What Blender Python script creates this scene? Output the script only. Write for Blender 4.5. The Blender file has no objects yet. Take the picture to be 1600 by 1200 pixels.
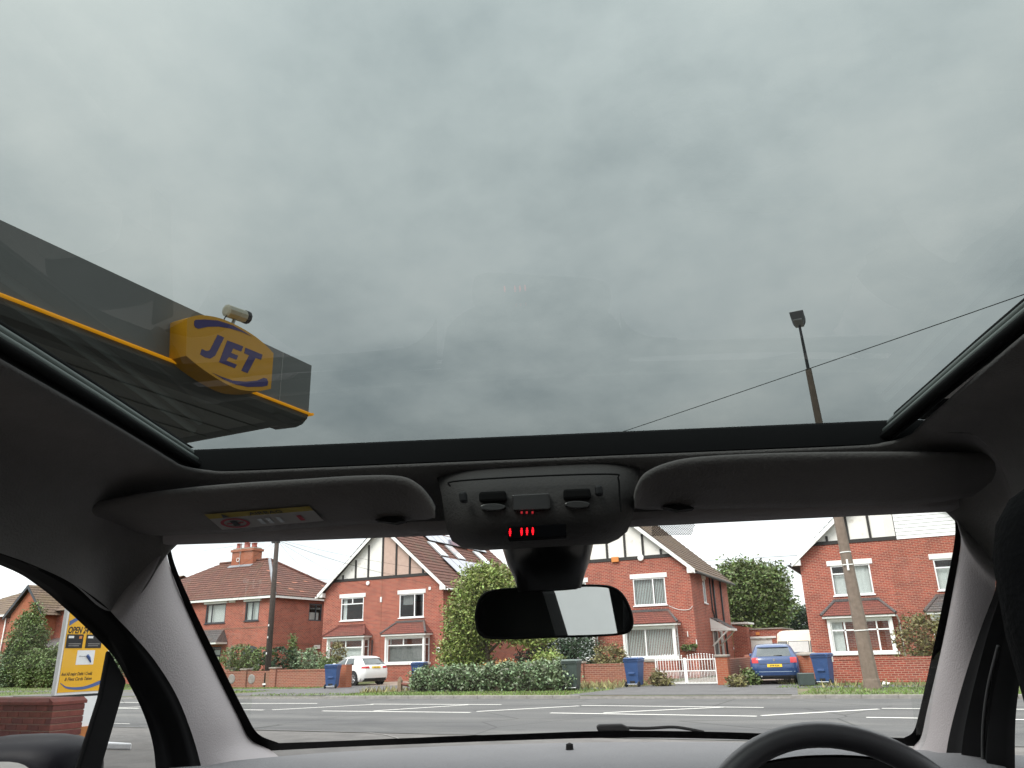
import bpy, bmesh, math, random
from mathutils import Vector, Matrix
R_ = math.radians
random.seed(7)
sc = bpy.context.scene
COL = sc.collection

# ---------------------------------------------------------------- camera
FPX, YAW, PITCH, ROLL, CAMH = 1200.0, 25.5, 19.4, -1.5, 1.38
cam_d = bpy.data.cameras.new('camera'); cam = bpy.data.objects.new('camera', cam_d); COL.objects.link(cam)
CR = Matrix.Rotation(R_(YAW), 3, 'Z') @ Matrix.Rotation(R_(90 + PITCH), 3, 'X') @ Matrix.Rotation(R_(ROLL), 3, 'Z')
cam.matrix_world = Matrix.Translation((0, 0, CAMH)) @ CR.to_4x4()
cam_d.sensor_width = 36.0; cam_d.lens = FPX * 36.0 / 1600.0
cam_d.clip_start = 0.02; cam_d.clip_end = 3000
sc.camera = cam
# ---------------------------------------------------------------- world, sun, exposure
SUN_EL, SUN_AZ = 48, 200          # azimuth clockwise from +Y
w = bpy.data.worlds.new('World'); sc.world = w; w.use_nodes = True
nt = w.node_tree; nt.nodes.clear(); N = nt.nodes.new; L = nt.links.new
out = N('ShaderNodeOutputWorld')
sky = N('ShaderNodeTexSky'); sky.sky_type = 'NISHITA'; sky.sun_disc = False
sky.sun_elevation = R_(SUN_EL); sky.sun_rotation = R_(SUN_AZ)
bg1 = N('ShaderNodeBackground'); bg1.inputs[1].default_value = 0.12; L(sky.outputs[0], bg1.inputs[0])
tc = N('ShaderNodeTexCoord'); sep = N('ShaderNodeSeparateXYZ'); L(tc.outputs['Generated'], sep.inputs[0])
mx = N('ShaderNodeMath'); mx.operation = 'MAXIMUM'; mx.inputs[1].default_value = 0.0; L(sep.outputs[2], mx.inputs[0])
ad = N('ShaderNodeMath'); ad.operation = 'ADD'; ad.inputs[1].default_value = 0.22; L(mx.outputs[0], ad.inputs[0])
dx = N('ShaderNodeMath'); dx.operation = 'DIVIDE'; L(sep.outputs[0], dx.inputs[0]); L(ad.outputs[0], dx.inputs[1])
dy = N('ShaderNodeMath'); dy.operation = 'DIVIDE'; L(sep.outputs[1], dy.inputs[0]); L(ad.outputs[0], dy.inputs[1])
cmb = N('ShaderNodeCombineXYZ'); L(dx.outputs[0], cmb.inputs[0]); L(dy.outputs[0], cmb.inputs[1])
n1 = N('ShaderNodeTexNoise'); n1.inputs['Scale'].default_value = 1.05; n1.inputs['Detail'].default_value = 8; n1.inputs['Roughness'].default_value = 0.5
n1.inputs['Distortion'].default_value = 0.35; L(cmb.outputs[0], n1.inputs['Vector'])
n2 = N('ShaderNodeTexNoise'); n2.inputs['Scale'].default_value = 4.2; n2.inputs['Detail'].default_value = 8; n2.inputs['Roughness'].default_value = 0.6
L(cmb.outputs[0], n2.inputs['Vector'])
mxn = N('ShaderNodeMix'); mxn.data_type = 'FLOAT'; mxn.inputs[0].default_value = 0.25; L(n1.outputs[0], mxn.inputs[2]); L(n2.outputs[0], mxn.inputs[3])
rmp = N('ShaderNodeValToRGB'); e = rmp.color_ramp.elements
e[0].position = 0.36; e[0].color = (0.53, 0.575, 0.595, 1); e[1].position = 0.64; e[1].color = (1.03, 1.03, 1.01, 1)
e2 = rmp.color_ramp.elements.new(0.50); e2.color = (0.80, 0.83, 0.835, 1)
L(mxn.outputs[0], rmp.inputs[0])
bg2 = N('ShaderNodeBackground')      # overcast sky: zenith brighter than the horizon
ov = N('ShaderNodeMath'); ov.operation = 'MULTIPLY_ADD'; ov.inputs[1].default_value = 0.80; ov.inputs[2].default_value = 0.56; L(mx.outputs[0], ov.inputs[0]); L(ov.outputs[0], bg2.inputs[1]); L(rmp.outputs[0], bg2.inputs[0])
ms = N('ShaderNodeMixShader'); ms.inputs[0].default_value = 0.95; L(bg1.outputs[0], ms.inputs[1]); L(bg2.outputs[0], ms.inputs[2]); L(ms.outputs[0], out.inputs[0])
sun_d = bpy.data.lights.new('sun', 'SUN'); sun_d.energy = 1.1; sun_d.angle = R_(25); sun_d.color = (1, 0.96, 0.9)
sun = bpy.data.objects.new('sun', sun_d); COL.objects.link(sun)
_a, _e = R_(SUN_AZ), R_(SUN_EL)
sdir = Vector((math.sin(_a) * math.cos(_e), math.cos(_a) * math.cos(_e), math.sin(_e)))
sun.rotation_euler = sdir.to_track_quat('Z', 'Y').to_euler(); sun.location = sdir * 60
vs = sc.view_settings; vs.view_transform = 'Standard'; vs.look = 'None'; vs.exposure = 1.42; vs.gamma = 1.0; vs.use_curve_mapping = False
sc.render.engine = 'CYCLES'; sc.cycles.use_denoising = True; sc.cycles.max_bounces = 10; sc.cycles.transparent_max_bounces = 24
sc.cycles.diffuse_bounces = 5; sc.cycles.glossy_bounces = 4; sc.cycles.caustics_reflective = False; sc.cycles.caustics_refractive = False

# ---------------------------------------------------------------- photo pixel -> place helpers
CP = Vector((0, 0, CAMH))
def ray(u, v): return CR @ Vector(((u - 800) / FPX, -(v - 600) / FPX, -1.0))
def gz(u, v, z=0.1): d = ray(u, v); return CP + d * ((z - CP.z) / d.z)
def py(u, v, Y): d = ray(u, v); return CP + d * (Y / d.y)
def pxX(u, v, X): d = ray(u, v); return CP + d * (X / d.x)
CARYAW = 22.0
_a = R_(CARYAW); CRT = Vector((math.cos(_a), math.sin(_a), 0)); CFW = Vector((-math.sin(_a), math.cos(_a), 0))
def tocar(p): return Vector((p.dot(CRT), p.dot(CFW), p.z))
def K(u, v, d): D = ray(u, v); return tocar(CP + D * (d / D.dot(CFW)))
def KX(u, v, x): D = ray(u, v); return tocar(CP + D * (x / D.dot(CRT)))
def KZ(u, v, z): return tocar(gz(u, v, z))
S = 1.104

# ---------------------------------------------------------------- materials
MATS = {}
def _new(name):
    m = bpy.data.materials.new(name); m.use_nodes = True; t = m.node_tree
    b = t.nodes['Principled BSDF']; return m, t, b
def mat(name, col, rough=0.7, var=0.12, scale=6.0, bump=0.0, bscale=40.0, metal=0.0, spec=0.5, coat=0.0, island=0.0, dirt=None):
    if name in MATS: return MATS[name]
    m, t, b = _new(name); n = t.nodes.new; l = t.links.new
    b.inputs['Roughness'].default_value = rough; b.inputs['Metallic'].default_value = metal
    b.inputs['Specular IOR Level'].default_value = spec; b.inputs['Coat Weight'].default_value = coat
    co = n('ShaderNodeTexCoord')
    nz = n('ShaderNodeTexNoise'); nz.inputs['Scale'].default_value = scale; nz.inputs['Detail'].default_value = 6; nz.inputs['Roughness'].default_value = 0.6
    l(co.outputs['Object'], nz.inputs['Vector'])
    r = n('ShaderNodeValToRGB'); r.color_ramp.elements[0].position = 0.3; r.color_ramp.elements[1].position = 0.7
    r.color_ramp.elements[0].color = tuple(c * (1 - var) for c in col) + (1,)
    r.color_ramp.elements[1].color = tuple(min(1, c * (1 + var)) for c in col) + (1,)
    l(nz.outputs[0], r.inputs[0]); src = r.outputs[0]
    if dirt:
        nz2 = n('ShaderNodeTexNoise'); nz2.inputs['Scale'].default_value = dirt[1]; nz2.inputs['Detail'].default_value = 8; l(co.outputs['Object'], nz2.inputs['Vector'])
        r2 = n('ShaderNodeValToRGB'); r2.color_ramp.elements[0].position = dirt[2]; r2.color_ramp.elements[1].position = dirt[2] + 0.15; l(nz2.outputs[0], r2.inputs[0])
        mm = n('ShaderNodeMix'); mm.data_type = 'RGBA'; l(r2.outputs[0], mm.inputs[0]); l(src, mm.inputs[6]); mm.inputs[7].default_value = dirt[0] + (1,); src = mm.outputs[2]
    if island:
        g = n('ShaderNodeNewGeometry'); h = n('ShaderNodeHueSaturation'); l(src, h.inputs['Color'])
        mr = n('ShaderNodeMapRange'); mr.inputs[3].default_value = 1 - island; mr.inputs[4].default_value = 1 + island; l(g.outputs['Random Per Island'], mr.inputs[0]); l(mr.outputs[0], h.inputs['Value'])
        mr2 = n('ShaderNodeMapRange'); mr2.inputs[3].default_value = 0.5 - island * 0.07; mr2.inputs[4].default_value = 0.5 + island * 0.05; l(g.outputs['Random Per Island'], mr2.inputs[0]); l(mr2.outputs[0], h.inputs['Hue'])
        src = h.outputs[0]
    l(src, b.inputs['Base Color'])
    if bump:
        nb = n('ShaderNodeTexNoise'); nb.inputs['Scale'].default_value = bscale; nb.inputs['Detail'].default_value = 5; l(co.outputs['Object'], nb.inputs['Vector'])
        bp = n('ShaderNodeBump'); bp.inputs['Strength'].default_value = bump; bp.inputs['Distance'].default_value = 0.02; l(nb.outputs[0], bp.inputs['Height']); l(bp.outputs[0], b.inputs['Normal'])
    MATS[name] = m; return m
def pattern_mat(name, c1, c2, mortar, bw, bh, ms_, rough=0.85, offset=0.5, slope=False, stain=(0.25, 0.12, 0.08), stain_amt=0.35):
    """brick / tile courses laid out in metres on upright or sloping faces"""
    if name in MATS: return MATS[name]
    m, t, b = _new(name); n = t.nodes.new; l = t.links.new
    co = n('ShaderNodeTexCoord'); g = n('ShaderNodeNewGeometry'); sp = n('ShaderNodeSeparateXYZ'); sn = n('ShaderNodeSeparateXYZ')
    l(co.outputs['Object'], sp.inputs[0]); l(g.outputs['True Normal'], sn.inputs[0])
    def M(op, a, bb):
        k = n('ShaderNodeMath'); k.operation = op
        for i, s in ((0, a), (1, bb)):
            if s is None: continue
            if isinstance(s, (int, float)): k.inputs[i].default_value = s
            else: l(s, k.inputs[i])
        return k.outputs[0]
    ax = M('ABSOLUTE', sn.outputs[0], None); ay = M('ABSOLUTE', sn.outputs[1], None)
    side = M('GREATER_THAN', ax, ay)
    uu = M('ADD', M('MULTIPLY', sp.outputs[1], side), M('MULTIPLY', sp.outputs[0], M('SUBTRACT', 1.0, side)))
    vv = sp.outputs[2] if not slope else M('MULTIPLY', sp.outputs[2], 1.6)
    cb = n('ShaderNodeCombineXYZ'); l(uu, cb.inputs[0]); l(vv, cb.inputs[1])
    br = n('ShaderNodeTexBrick'); br.offset = offset; br.inputs['Scale'].default_value = 1.0
    br.inputs['Brick Width'].default_value = bw; br.inputs['Row Height'].default_value = bh; br.inputs['Mortar Size'].default_value = ms_
    br.inputs['Color1'].default_value = c1 + (1,); br.inputs['Color2'].default_value = c2 + (1,); br.inputs['Mortar'].default_value = mortar + (1,)
    br.inputs['Bias'].default_value = 0.0; br.inputs['Mortar Smooth'].default_value = 0.15
    l(cb.outputs[0], br.inputs['Vector'])
    nz = n('ShaderNodeTexNoise'); nz.inputs['Scale'].default_value = 0.9; nz.inputs['Detail'].default_value = 9; nz.inputs['Roughness'].default_value = 0.68; l(co.outputs['Object'], nz.inputs['Vector'])
    r = n('ShaderNodeValToRGB'); r.color_ramp.elements[0].position = 0.47; r.color_ramp.elements[1].position = 0.72
    r.color_ramp.elements[0].color = (0, 0, 0, 1); r.color_ramp.elements[1].color = (stain_amt,) * 3 + (1,); l(nz.outputs[0], r.inputs[0])
    mm = n('ShaderNodeMix'); mm.data_type = 'RGBA'; l(r.outputs[0], mm.inputs[0]); l(br.outputs[0], mm.inputs[6]); mm.inputs[7].default_value = stain + (1,)
    l(mm.outputs[2], b.inputs['Base Color']); b.inputs['Roughness'].default_value = rough; b.inputs['Specular IOR Level'].default_value = 0.25
    bp = n('ShaderNodeBump'); bp.inputs['Strength'].default_value = 0.6; bp.inputs['Distance'].default_value = 0.01; l(br.outputs['Fac'], bp.inputs['Height']); bp.invert = True; l(bp.outputs[0], b.inputs['Normal'])
    MATS[name] = m; return m
def glass_mat(name, tint, ior=1.45, rough=0.0, haze=0.0, graze=None):
    if name in MATS: return MATS[name]
    m = bpy.data.materials.new(name); m.use_nodes = True; t = m.node_tree; t.nodes.clear(); n = t.nodes.new; l = t.links.new
    o = n('ShaderNodeOutputMaterial'); tr = n('ShaderNodeBsdfTransparent'); tr.inputs[0].default_value = tint + (1,)
    gl = n('ShaderNodeBsdfGlossy'); gl.inputs['Roughness'].default_value = rough; gl.inputs[0].default_value = (1, 1, 1, 1)
    fr = n('ShaderNodeFresnel'); mxs = n('ShaderNodeMixShader'); ge = n('ShaderNodeNewGeometry'); mi = n('ShaderNodeMix'); mi.data_type = 'FLOAT'
    mi.inputs[2].default_value = ior; mi.inputs[3].default_value = 1.0 / ior; l(ge.outputs['Backfacing'], mi.inputs[0]); l(mi.outputs[0], fr.inputs[0])   # thin pane: same reflection from both sides
    l(fr.outputs[0], mxs.inputs[0]); l(tr.outputs[0], mxs.inputs[1]); l(gl.outputs[0], mxs.inputs[2])
    last = mxs.outputs[0]
    if graze:      # longer path through body-tinted glass at glancing angles
        lw = n('ShaderNodeLayerWeight'); lw.inputs[0].default_value = 0.5; mr = n('ShaderNodeMapRange'); mr.inputs[1].default_value = 0.25; mr.inputs[2].default_value = 0.8; l(lw.outputs['Facing'], mr.inputs[0])
        mc_ = n('ShaderNodeMix'); mc_.data_type = 'RGBA'; l(mr.outputs[0], mc_.inputs[0]); mc_.inputs[6].default_value = tint + (1,); mc_.inputs[7].default_value = tuple(c * graze for c in tint) + (1,); l(mc_.outputs[2], tr.inputs[0])
    if haze:
        df = n('ShaderNodeBsdfDiffuse'); df.inputs[0].default_value = (0.8, 0.8, 0.8, 1); m2 = n('ShaderNodeMixShader')
        co = n('ShaderNodeTexCoord'); nz = n('ShaderNodeTexNoise'); nz.inputs['Scale'].default_value = 3; nz.inputs['Detail'].default_value = 5; l(co.outputs['Object'], nz.inputs['Vector'])
        ml = n('ShaderNodeMath'); ml.operation = 'MULTIPLY'; ml.inputs[1].default_value = haze * 2; l(nz.outputs[0], ml.inputs[0])
        l(ml.outputs[0], m2.inputs[0]); l(last, m2.inputs[1]); l(df.outputs[0], m2.inputs[2]); last = m2.outputs[0]
    l(last, o.inputs[0]); MATS[name] = m; return m
def emit_mat(name, col, s):
    m, t, b = _new(name); b.inputs['Base Color'].default_value = col + (1,); b.inputs['Emission Color'].default_value = col + (1,); b.inputs['Emission Strength'].default_value = s
    MATS[name] = m; return m

BRICK = pattern_mat('red_brick', (0.40, 0.084, 0.054), (0.235, 0.052, 0.040), (0.44, 0.26, 0.19), 0.225, 0.075, 0.011, stain=(.14, .05, .04), stain_amt=.5)
BRICK2 = pattern_mat('garden_brick', (0.30, 0.10, 0.065), (0.22, 0.075, 0.055), (0.36, 0.22, 0.16), 0.225, 0.075, 0.011, stain=(0.20, 0.15, 0.10), stain_amt=0.6)
BRICKO = pattern_mat('orange_brick', (0.36, 0.11, 0.055), (0.33, 0.09, 0.05), (0.36, 0.20, 0.13), 0.225, 0.075, 0.008)
TILE = pattern_mat('roof_tile', (0.172, 0.076, 0.056), (0.120, 0.056, 0.045), (0.05, 0.030, 0.026), 0.30, 0.26, 0.012, slope=True, stain=(0.10, 0.075, 0.05), stain_amt=0.6)
TILE2 = pattern_mat('roof_tile_brown', (0.165, 0.115, 0.085), (0.13, 0.092, 0.07), (0.06, 0.045, 0.035), 0.30, 0.26, 0.012, slope=True, stain=(0.20, 0.15, 0.07), stain_amt=0.5)
TILE_RED = pattern_mat('bay_tile', (0.22, 0.075, 0.055), (0.17, 0.06, 0.05), (0.08, 0.03, 0.028), 0.17, 0.14, 0.008, slope=True, stain=(0.13, 0.08, 0.06), stain_amt=0.5)
TILE_GREY = pattern_mat('grey_tile', (0.13, 0.12, 0.12), (0.10, 0.095, 0.095), (0.05, 0.05, 0.05), 0.17, 0.14, 0.008, slope=True)
WHITE = mat('white_paint', (0.78, 0.78, 0.76), 0.45, 0.05, 3, dirt=((0.5, 0.48, 0.42), 5, 0.62))
UPVC = mat('white_upvc', (0.82, 0.82, 0.82), 0.35, 0.03)
RENDER_W = mat('white_render', (0.76, 0.74, 0.70), 0.9, 0.05, 3, 0.3, 60, dirt=((0.55, 0.5, 0.44), 2.5, 0.6))
RENDER_P = mat('buff_render', (0.50, 0.36, 0.30), 0.9, 0.08, 5, 0.5, 60)
TIMBER = mat('black_timber', (0.025, 0.022, 0.020), 0.7, 0.3, 10)
DKFRAME = mat('dark_frame', (0.035, 0.04, 0.05), 0.4, 0.1)
PANE = glass_mat('window_pane', (0.80, 0.83, 0.82), 1.55)
CURT = mat('net_curtain', (0.70, 0.72, 0.71), 0.9, 0.08, 14)
CURTD = mat('grey_curtain', (0.22, 0.22, 0.22), 0.9, 0.15, 10)
LEAD = mat('lead_flashing', (0.22, 0.23, 0.25), 0.6, 0.2, 6)
PIPE_B = mat('black_pipe', (0.03, 0.03, 0.032), 0.5, 0.2)
ROOM = mat('room_dark', (0.06, 0.055, 0.05), 0.95, 0.2)
def asphalt_mat():
    m, t, b = _new('asphalt'); n = t.nodes.new; l = t.links.new; co = n('ShaderNodeTexCoord')
    def nz(sc_, scl_, det=6):
        mp = n('ShaderNodeMapping'); mp.inputs['Scale'].default_value = sc_; l(co.outputs['Object'], mp.inputs[0]); k = n('ShaderNodeTexNoise'); k.inputs['Scale'].default_value = scl_; k.inputs['Detail'].default_value = det; k.inputs['Roughness'].default_value = .65; l(mp.outputs[0], k.inputs['Vector']); return k.outputs[0]
    def ramp(src, p0, c0, p1, c1):
        r = n('ShaderNodeValToRGB'); r.color_ramp.elements[0].position = p0; r.color_ramp.elements[1].position = p1; r.color_ramp.elements[0].color = c0 + (1,); r.color_ramp.elements[1].color = c1 + (1,); l(src, r.inputs[0]); return r.outputs[0]
    def mul(a, b_):
        k = n('ShaderNodeMix'); k.data_type = 'RGBA'; k.blend_type = 'MULTIPLY'; k.inputs[0].default_value = 1.0; l(a, k.inputs[6]); l(b_, k.inputs[7]); return k.outputs[2]
    lanes = ramp(nz((.03, .55, 1), 1.0), .35, (.098, .097, .098), .65, (.140, .137, .133))      # worn wheel tracks along the road
    speck = ramp(nz((1, 1, 1), 55, 3), .35, (.72, .72, .72), .68, (1.25, 1.24, 1.22)); patch = ramp(nz((.25, .5, 1), .9), .50, (1, 1, 1), .56, (.84, .84, .85))
    vo = n('ShaderNodeTexVoronoi'); vo.feature = 'DISTANCE_TO_EDGE'; vo.inputs['Scale'].default_value = .22; mp = n('ShaderNodeMapping'); l(co.outputs['Object'], mp.inputs[0]); l(mp.outputs[0], vo.inputs['Vector'])
    crack = ramp(vo.outputs['Distance'], .0, (.45, .45, .45), .006, (1, 1, 1))
    l(mul(mul(mul(lanes, speck), patch), crack), b.inputs['Base Color']); b.inputs['Roughness'].default_value = .9; b.inputs['Specular IOR Level'].default_value = .3
    bp = n('ShaderNodeBump'); bp.inputs['Strength'].default_value = .5; bp.inputs['Distance'].default_value = .01; l(nz((1, 1, 1), 90, 3), bp.inputs['Height']); l(bp.outputs[0], b.inputs['Normal'])
    MATS['asphalt'] = m; return m
ASPH = asphalt_mat()
FORE = mat('forecourt_tarmac', (0.135, 0.125, 0.118), 0.92, 0.22, 2.0, 0.5, 70, dirt=((0.085, 0.08, 0.078), 0.8, 0.58))
TARM = mat('footway_tarmac', (0.11, 0.105, 0.105), 0.92, 0.18, 1.5, 0.5, 70)
CONC = mat('concrete', (0.29, 0.255, 0.22), 0.9, 0.12, 5, 0.3, 50)
KERB = mat('kerb_stone', (0.25, 0.235, 0.22), 0.9, 0.2, 6, 0.3, 40)
LINE = mat('road_paint', (0.78, 0.76, 0.71), 0.8, 0.12, 9, dirt=((0.3, 0.3, 0.29), 7, 0.62))
SOIL = mat('soil_grass', (0.085, 0.105, 0.035), 0.95, 0.4, 0.7, 0.4, 30, dirt=((0.16, 0.13, 0.075), 0.5, 0.52))
DRIVE = mat('drive_paving', (0.26, 0.20, 0.16), 0.9, 0.15, 3, 0.3, 40)
LEAF_Y = mat('leaf_yellow_green', (0.20, 0.245, 0.060), 0.55, 0.3, 1.5, island=0.62)
LEAF_G = mat('leaf_green', (0.105, 0.145, 0.040), 0.55, 0.3, 1.2, island=0.62)
LEAF_D = mat('leaf_dark', (0.030, 0.058, 0.024), 0.6, 0.3, 1.5, island=0.62)
LEAF_I = mat('leaf_ivy', (0.15, 0.20, 0.105), 0.4, 0.4, 3, island=0.7)
LEAF_B = mat('leaf_brown_green', (0.17, 0.15, 0.06), 0.7, 0.35, 3, island=0.5)
LEAF_O = mat('leaf_rust', (0.30, 0.14, 0.05), 0.7, 0.35, 3, island=0.5)
GRASS = mat('grass_blade', (0.135, 0.20, 0.045), 0.7, 0.35, 0.6, island=0.5)
DRYG = mat('dry_grass', (0.25, 0.22, 0.10), 0.8, 0.3, 1.0, island=0.5)
BARK = mat('bark', (0.10, 0.075, 0.055), 0.95, 0.3, 8, 0.6, 30)
BIN_B = mat('blue_plastic', (0.028, 0.070, 0.19), 0.5, 0.12, 4, dirt=((0.04, 0.08, 0.2), 6, 0.6))
BIN_G = mat('green_plastic', (0.040, 0.058, 0.052), 0.5, 0.15, 4)
BLACKP = mat('black_plastic', (0.012, 0.012, 0.013), 0.55, 0.2)
RUBBER = mat('tyre_rubber', (0.018, 0.018, 0.019), 0.85, 0.2)
ALLOY = mat('alloy', (0.55, 0.55, 0.57), 0.35, 0.05, metal=0.8)
POLE_W = mat('dark_wood_pole', (0.045, 0.034, 0.028), 0.85, 0.3, 10, 0.3, 30)
POLE_C = mat('concrete_pole', (0.185, 0.142, 0.112), 0.9, 0.18, 7, 0.4, 60)
STEEL = mat('galvanised', (0.42, 0.43, 0.44), 0.45, 0.1, metal=0.6)
CABLE = mat('cable_black', (0.02, 0.02, 0.02), 0.7, 0.1)

# ---------------------------------------------------------------- mesh helpers
class MB:
    def __init__(s): s.v = []; s.f = []
    def add(s, vs_, fs_):
        o = len(s.v); s.v += [tuple(p) for p in vs_]; s.f += [tuple(i + o for i in q) for q in fs_]; return s
    def quad(s, a, b, c, d): return s.add([a, b, c, d], [(0, 1, 2, 3)])
    def box(s, x0, x1, y0, y1, z0, z1, M=None):
        p = [Vector((x, y, z)) for z in (z0, z1) for y in (y0, y1) for x in (x0, x1)]
        if M: p = [M @ q for q in p]
        return s.add(p, [(0, 2, 3, 1), (4, 5, 7, 6), (0, 1, 5, 4), (2, 6, 7, 3), (0, 4, 6, 2), (1, 3, 7, 5)])
    def prism(s, pts, off):
        off = Vector(off); n = len(pts); p = [Vector(q) for q in pts]; p2 = [q + off for q in p]
        return s.add(p + p2, [tuple(range(n))[::-1], tuple(range(n, 2 * n))] + [(i, (i + 1) % n, n + (i + 1) % n, n + i) for i in range(n)])
    def tube(s, path, r, n=8, cap=True):
        path = [Vector(p) for p in path]; k = len(path); rr = r if isinstance(r, (list, tuple)) else [r] * k
        o = []
        for i, p in enumerate(path):
            t = (path[min(i + 1, k - 1)] - path[max(i - 1, 0)]).normalized()
            a = t.cross(Vector((0, 0, 1)) if abs(t.z) < 0.9 else Vector((1, 0, 0))).normalized(); b = t.cross(a)
            o += [p + (a * math.cos(2 * math.pi * j / n) + b * math.sin(2 * math.pi * j / n)) * rr[i] for j in range(n)]
        fs_ = [(i * n + j, i * n + (j + 1) % n, (i + 1) * n + (j + 1) % n, (i + 1) * n + j) for i in range(k - 1) for j in range(n)]
        if cap: fs_ += [tuple(range(n))[::-1], tuple(range((k - 1) * n, k * n))]
        return s.add(o, fs_)
    def grid(s, rows, closed=False):
        n = len(rows[0]); o = [p for r in rows for p in r]
        m = n if closed else n - 1
        return s.add(o, [(i * n + j, i * n + (j + 1) % n, (i + 1) * n + (j + 1) % n, (i + 1) * n + j) for i in range(len(rows) - 1) for j in range(m)])
    def lathe(s, prof, c, axis='z', n=20):
        rows = []
        for r, h in prof:
            ring = []
            for j in range(n):
                a = 2 * math.pi * j / n; x, y = r * math.cos(a), r * math.sin(a)
                q = (x, y, h) if axis == 'z' else ((h, x, y) if axis == 'x' else (x, h, y))
                ring.append(Vector(c) + Vector(q))
            rows.append(ring)
        return s.grid(rows, True)
    def build(s, name, m, parent=None, smooth=False, bevel=0.0, solid=0.0, loc=None):
        me = bpy.data.meshes.new(name); me.from_pydata(s.v, [], s.f); me.validate(); me.update()
        if m: me.materials.append(m)
        if smooth: me.polygons.foreach_set('use_smooth', [True] * len(me.polygons))
        o = bpy.data.objects.new(name, me); COL.objects.link(o)
        if parent: o.parent = parent
        if loc: o.location = loc
        if solid:
            k = o.modifiers.new('thick', 'SOLIDIFY'); k.thickness = solid; k.offset = 0
        if bevel:
            k = o.modifiers.new('bevel', 'BEVEL'); k.width = bevel; k.segments = 2; k.limit_method = 'ANGLE'
        return o
def fixn(o):
    bm = bmesh.new(); bm.from_mesh(o.data); bmesh.ops.recalc_face_normals(bm, faces=bm.faces); bm.to_mesh(o.data); bm.free(); return o
def tag(o, label=None, cat=None, group=None, kind=None):
    if label: o['label'] = label
    if cat: o['category'] = cat
    if group: o['group'] = group
    if kind: o['kind'] = kind
    return o
def thing(name, label, cat, loc=(0, 0, 0), rz=0.0, group=None):
    o = bpy.data.objects.new(name, None); COL.objects.link(o); o.location = loc; o.rotation_euler = (0, 0, rz); o.empty_display_size = 0.2
    return tag(o, label, cat, group)
def copy_tree(o, parent=None):
    c = o.copy(); COL.objects.link(c); c.parent = parent
    for ch in list(o.children): copy_tree(ch, c)
    return c
def cr(pts, n):
    """Catmull-Rom through points, n samples"""
    pts = [Vector(p) for p in pts]; k = len(pts) - 1; res = []
    for i in range(n):
        t = i / (n - 1) * k; a = min(int(t), k - 1); f = t - a
        p1, p2 = pts[a], pts[a + 1]; p0 = pts[a - 1] if a > 0 else p1 * 2 - p2; p3 = pts[a + 2] if a + 2 <= k else p2 * 2 - p1
        res.append(0.5 * ((2 * p1) + (p2 - p0) * f + (2 * p0 - 5 * p1 + 4 * p2 - p3) * f * f + (3 * p1 - p0 - 3 * p2 + p3) * f ** 3))
    return res
def text_mesh(name, s, size, M, m, parent, offset=0.0, shear=0.0, depth=0.001, align='LEFT', xs=1.0):
    cu = bpy.data.curves.new(name, 'FONT'); cu.body = s; cu.size = size; cu.offset = offset; cu.shear = shear; cu.extrude = depth; cu.align_x = align; cu.resolution_u = 3
    to = bpy.data.objects.new(name, cu); COL.objects.link(to); dg = bpy.context.evaluated_depsgraph_get(); dg.update()
    me = bpy.data.meshes.new_from_object(to.evaluated_get(dg)); bpy.data.objects.remove(to)
    me.transform(M @ Matrix.Diagonal((xs, 1, 1, 1))); me.materials.clear(); me.materials.append(m)
    o = bpy.data.objects.new(name, me); COL.objects.link(o)
    if parent: o.parent = parent
    return o
def rnd(a, b): return random.uniform(a, b)
def foliage(mb, blobs, n, size, clump=0.25, per=14, elong=1.6, shell=0.55):
    """leaf quads in clumps through ellipsoid blobs (c, r)"""
    vol = [r[0] * r[1] * r[2] for c, r in blobs]; tot = sum(vol); k = 0
    for (c, r), vv in zip(blobs, vol):
        for _ in range(max(1, int(n * vv / tot / per))):
            while True:
                d = Vector((random.gauss(0, 1), random.gauss(0, 1), random.gauss(0, 1)))
                if d.length > 1e-3: break
            d.normalize(); q = rnd(shell, 1.03) ** 0.8
            cc = Vector((c[0] + d.x * r[0] * q, c[1] + d.y * r[1] * q, c[2] + d.z * r[2] * q))
            for _ in range(per):
                p = cc + Vector((random.gauss(0, clump), random.gauss(0, clump), random.gauss(0, clump * 0.8)))
                s_ = size * rnd(0.6, 1.3); a = Vector((random.gauss(0, 1), random.gauss(0, 1), random.gauss(0, 0.7))).normalized()
                b = a.cross(Vector((random.gauss(0, 1), random.gauss(0, 1), random.gauss(0, 1)))).normalized()
                mb.add([p - a * s_ * elong * 0.5, p + b * s_ * 0.38, p + a * s_ * elong * 0.5, p - b * s_ * 0.38], [(0, 1, 2, 3)])
    return mb

# ================================================================ SETTING
KY = 22.27 * S     # far kerb line
FY = 36.0 * S      # house fronts
def sheet(name, poly, z, m, kind='structure'):
    mb = MB(); mb.add([(x, y, z) for x, y in poly], [tuple(range(len(poly)))]); return tag(mb.build(name, m), kind=kind)
sheet('ground', [(-900, -600), (900, -600), (900, 900), (-900, 900)], -0.03, SOIL)
sheet('road', [(-200, 12.35 * S), (200, 12.35 * S), (200, KY), (-200, KY)], 0.0, ASPH)
fp = [(-60, -30), (60, -30), (60, 12.36 * S), (-7.2 * S, 11.3 * S)]
fp += [tuple((gz(u, v, 0))[:2]) for u, v in ((620, 1150), (600, 1147), (576, 1145), (480, 1142), (392, 1140))] + [(-16 * S, 12.5 * S), (-60, 12.9 * S)]
sheet('forecourt', [(-60, -30), (60, -30), (60, 12.35 * S), (-60, 12.35 * S)], -0.008, FORE)
mb = MB(); mb.box(-200, 200, KY + 0.13, 400, -0.02, 0.10); tag(mb.build('verge', SOIL), kind='structure')
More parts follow.
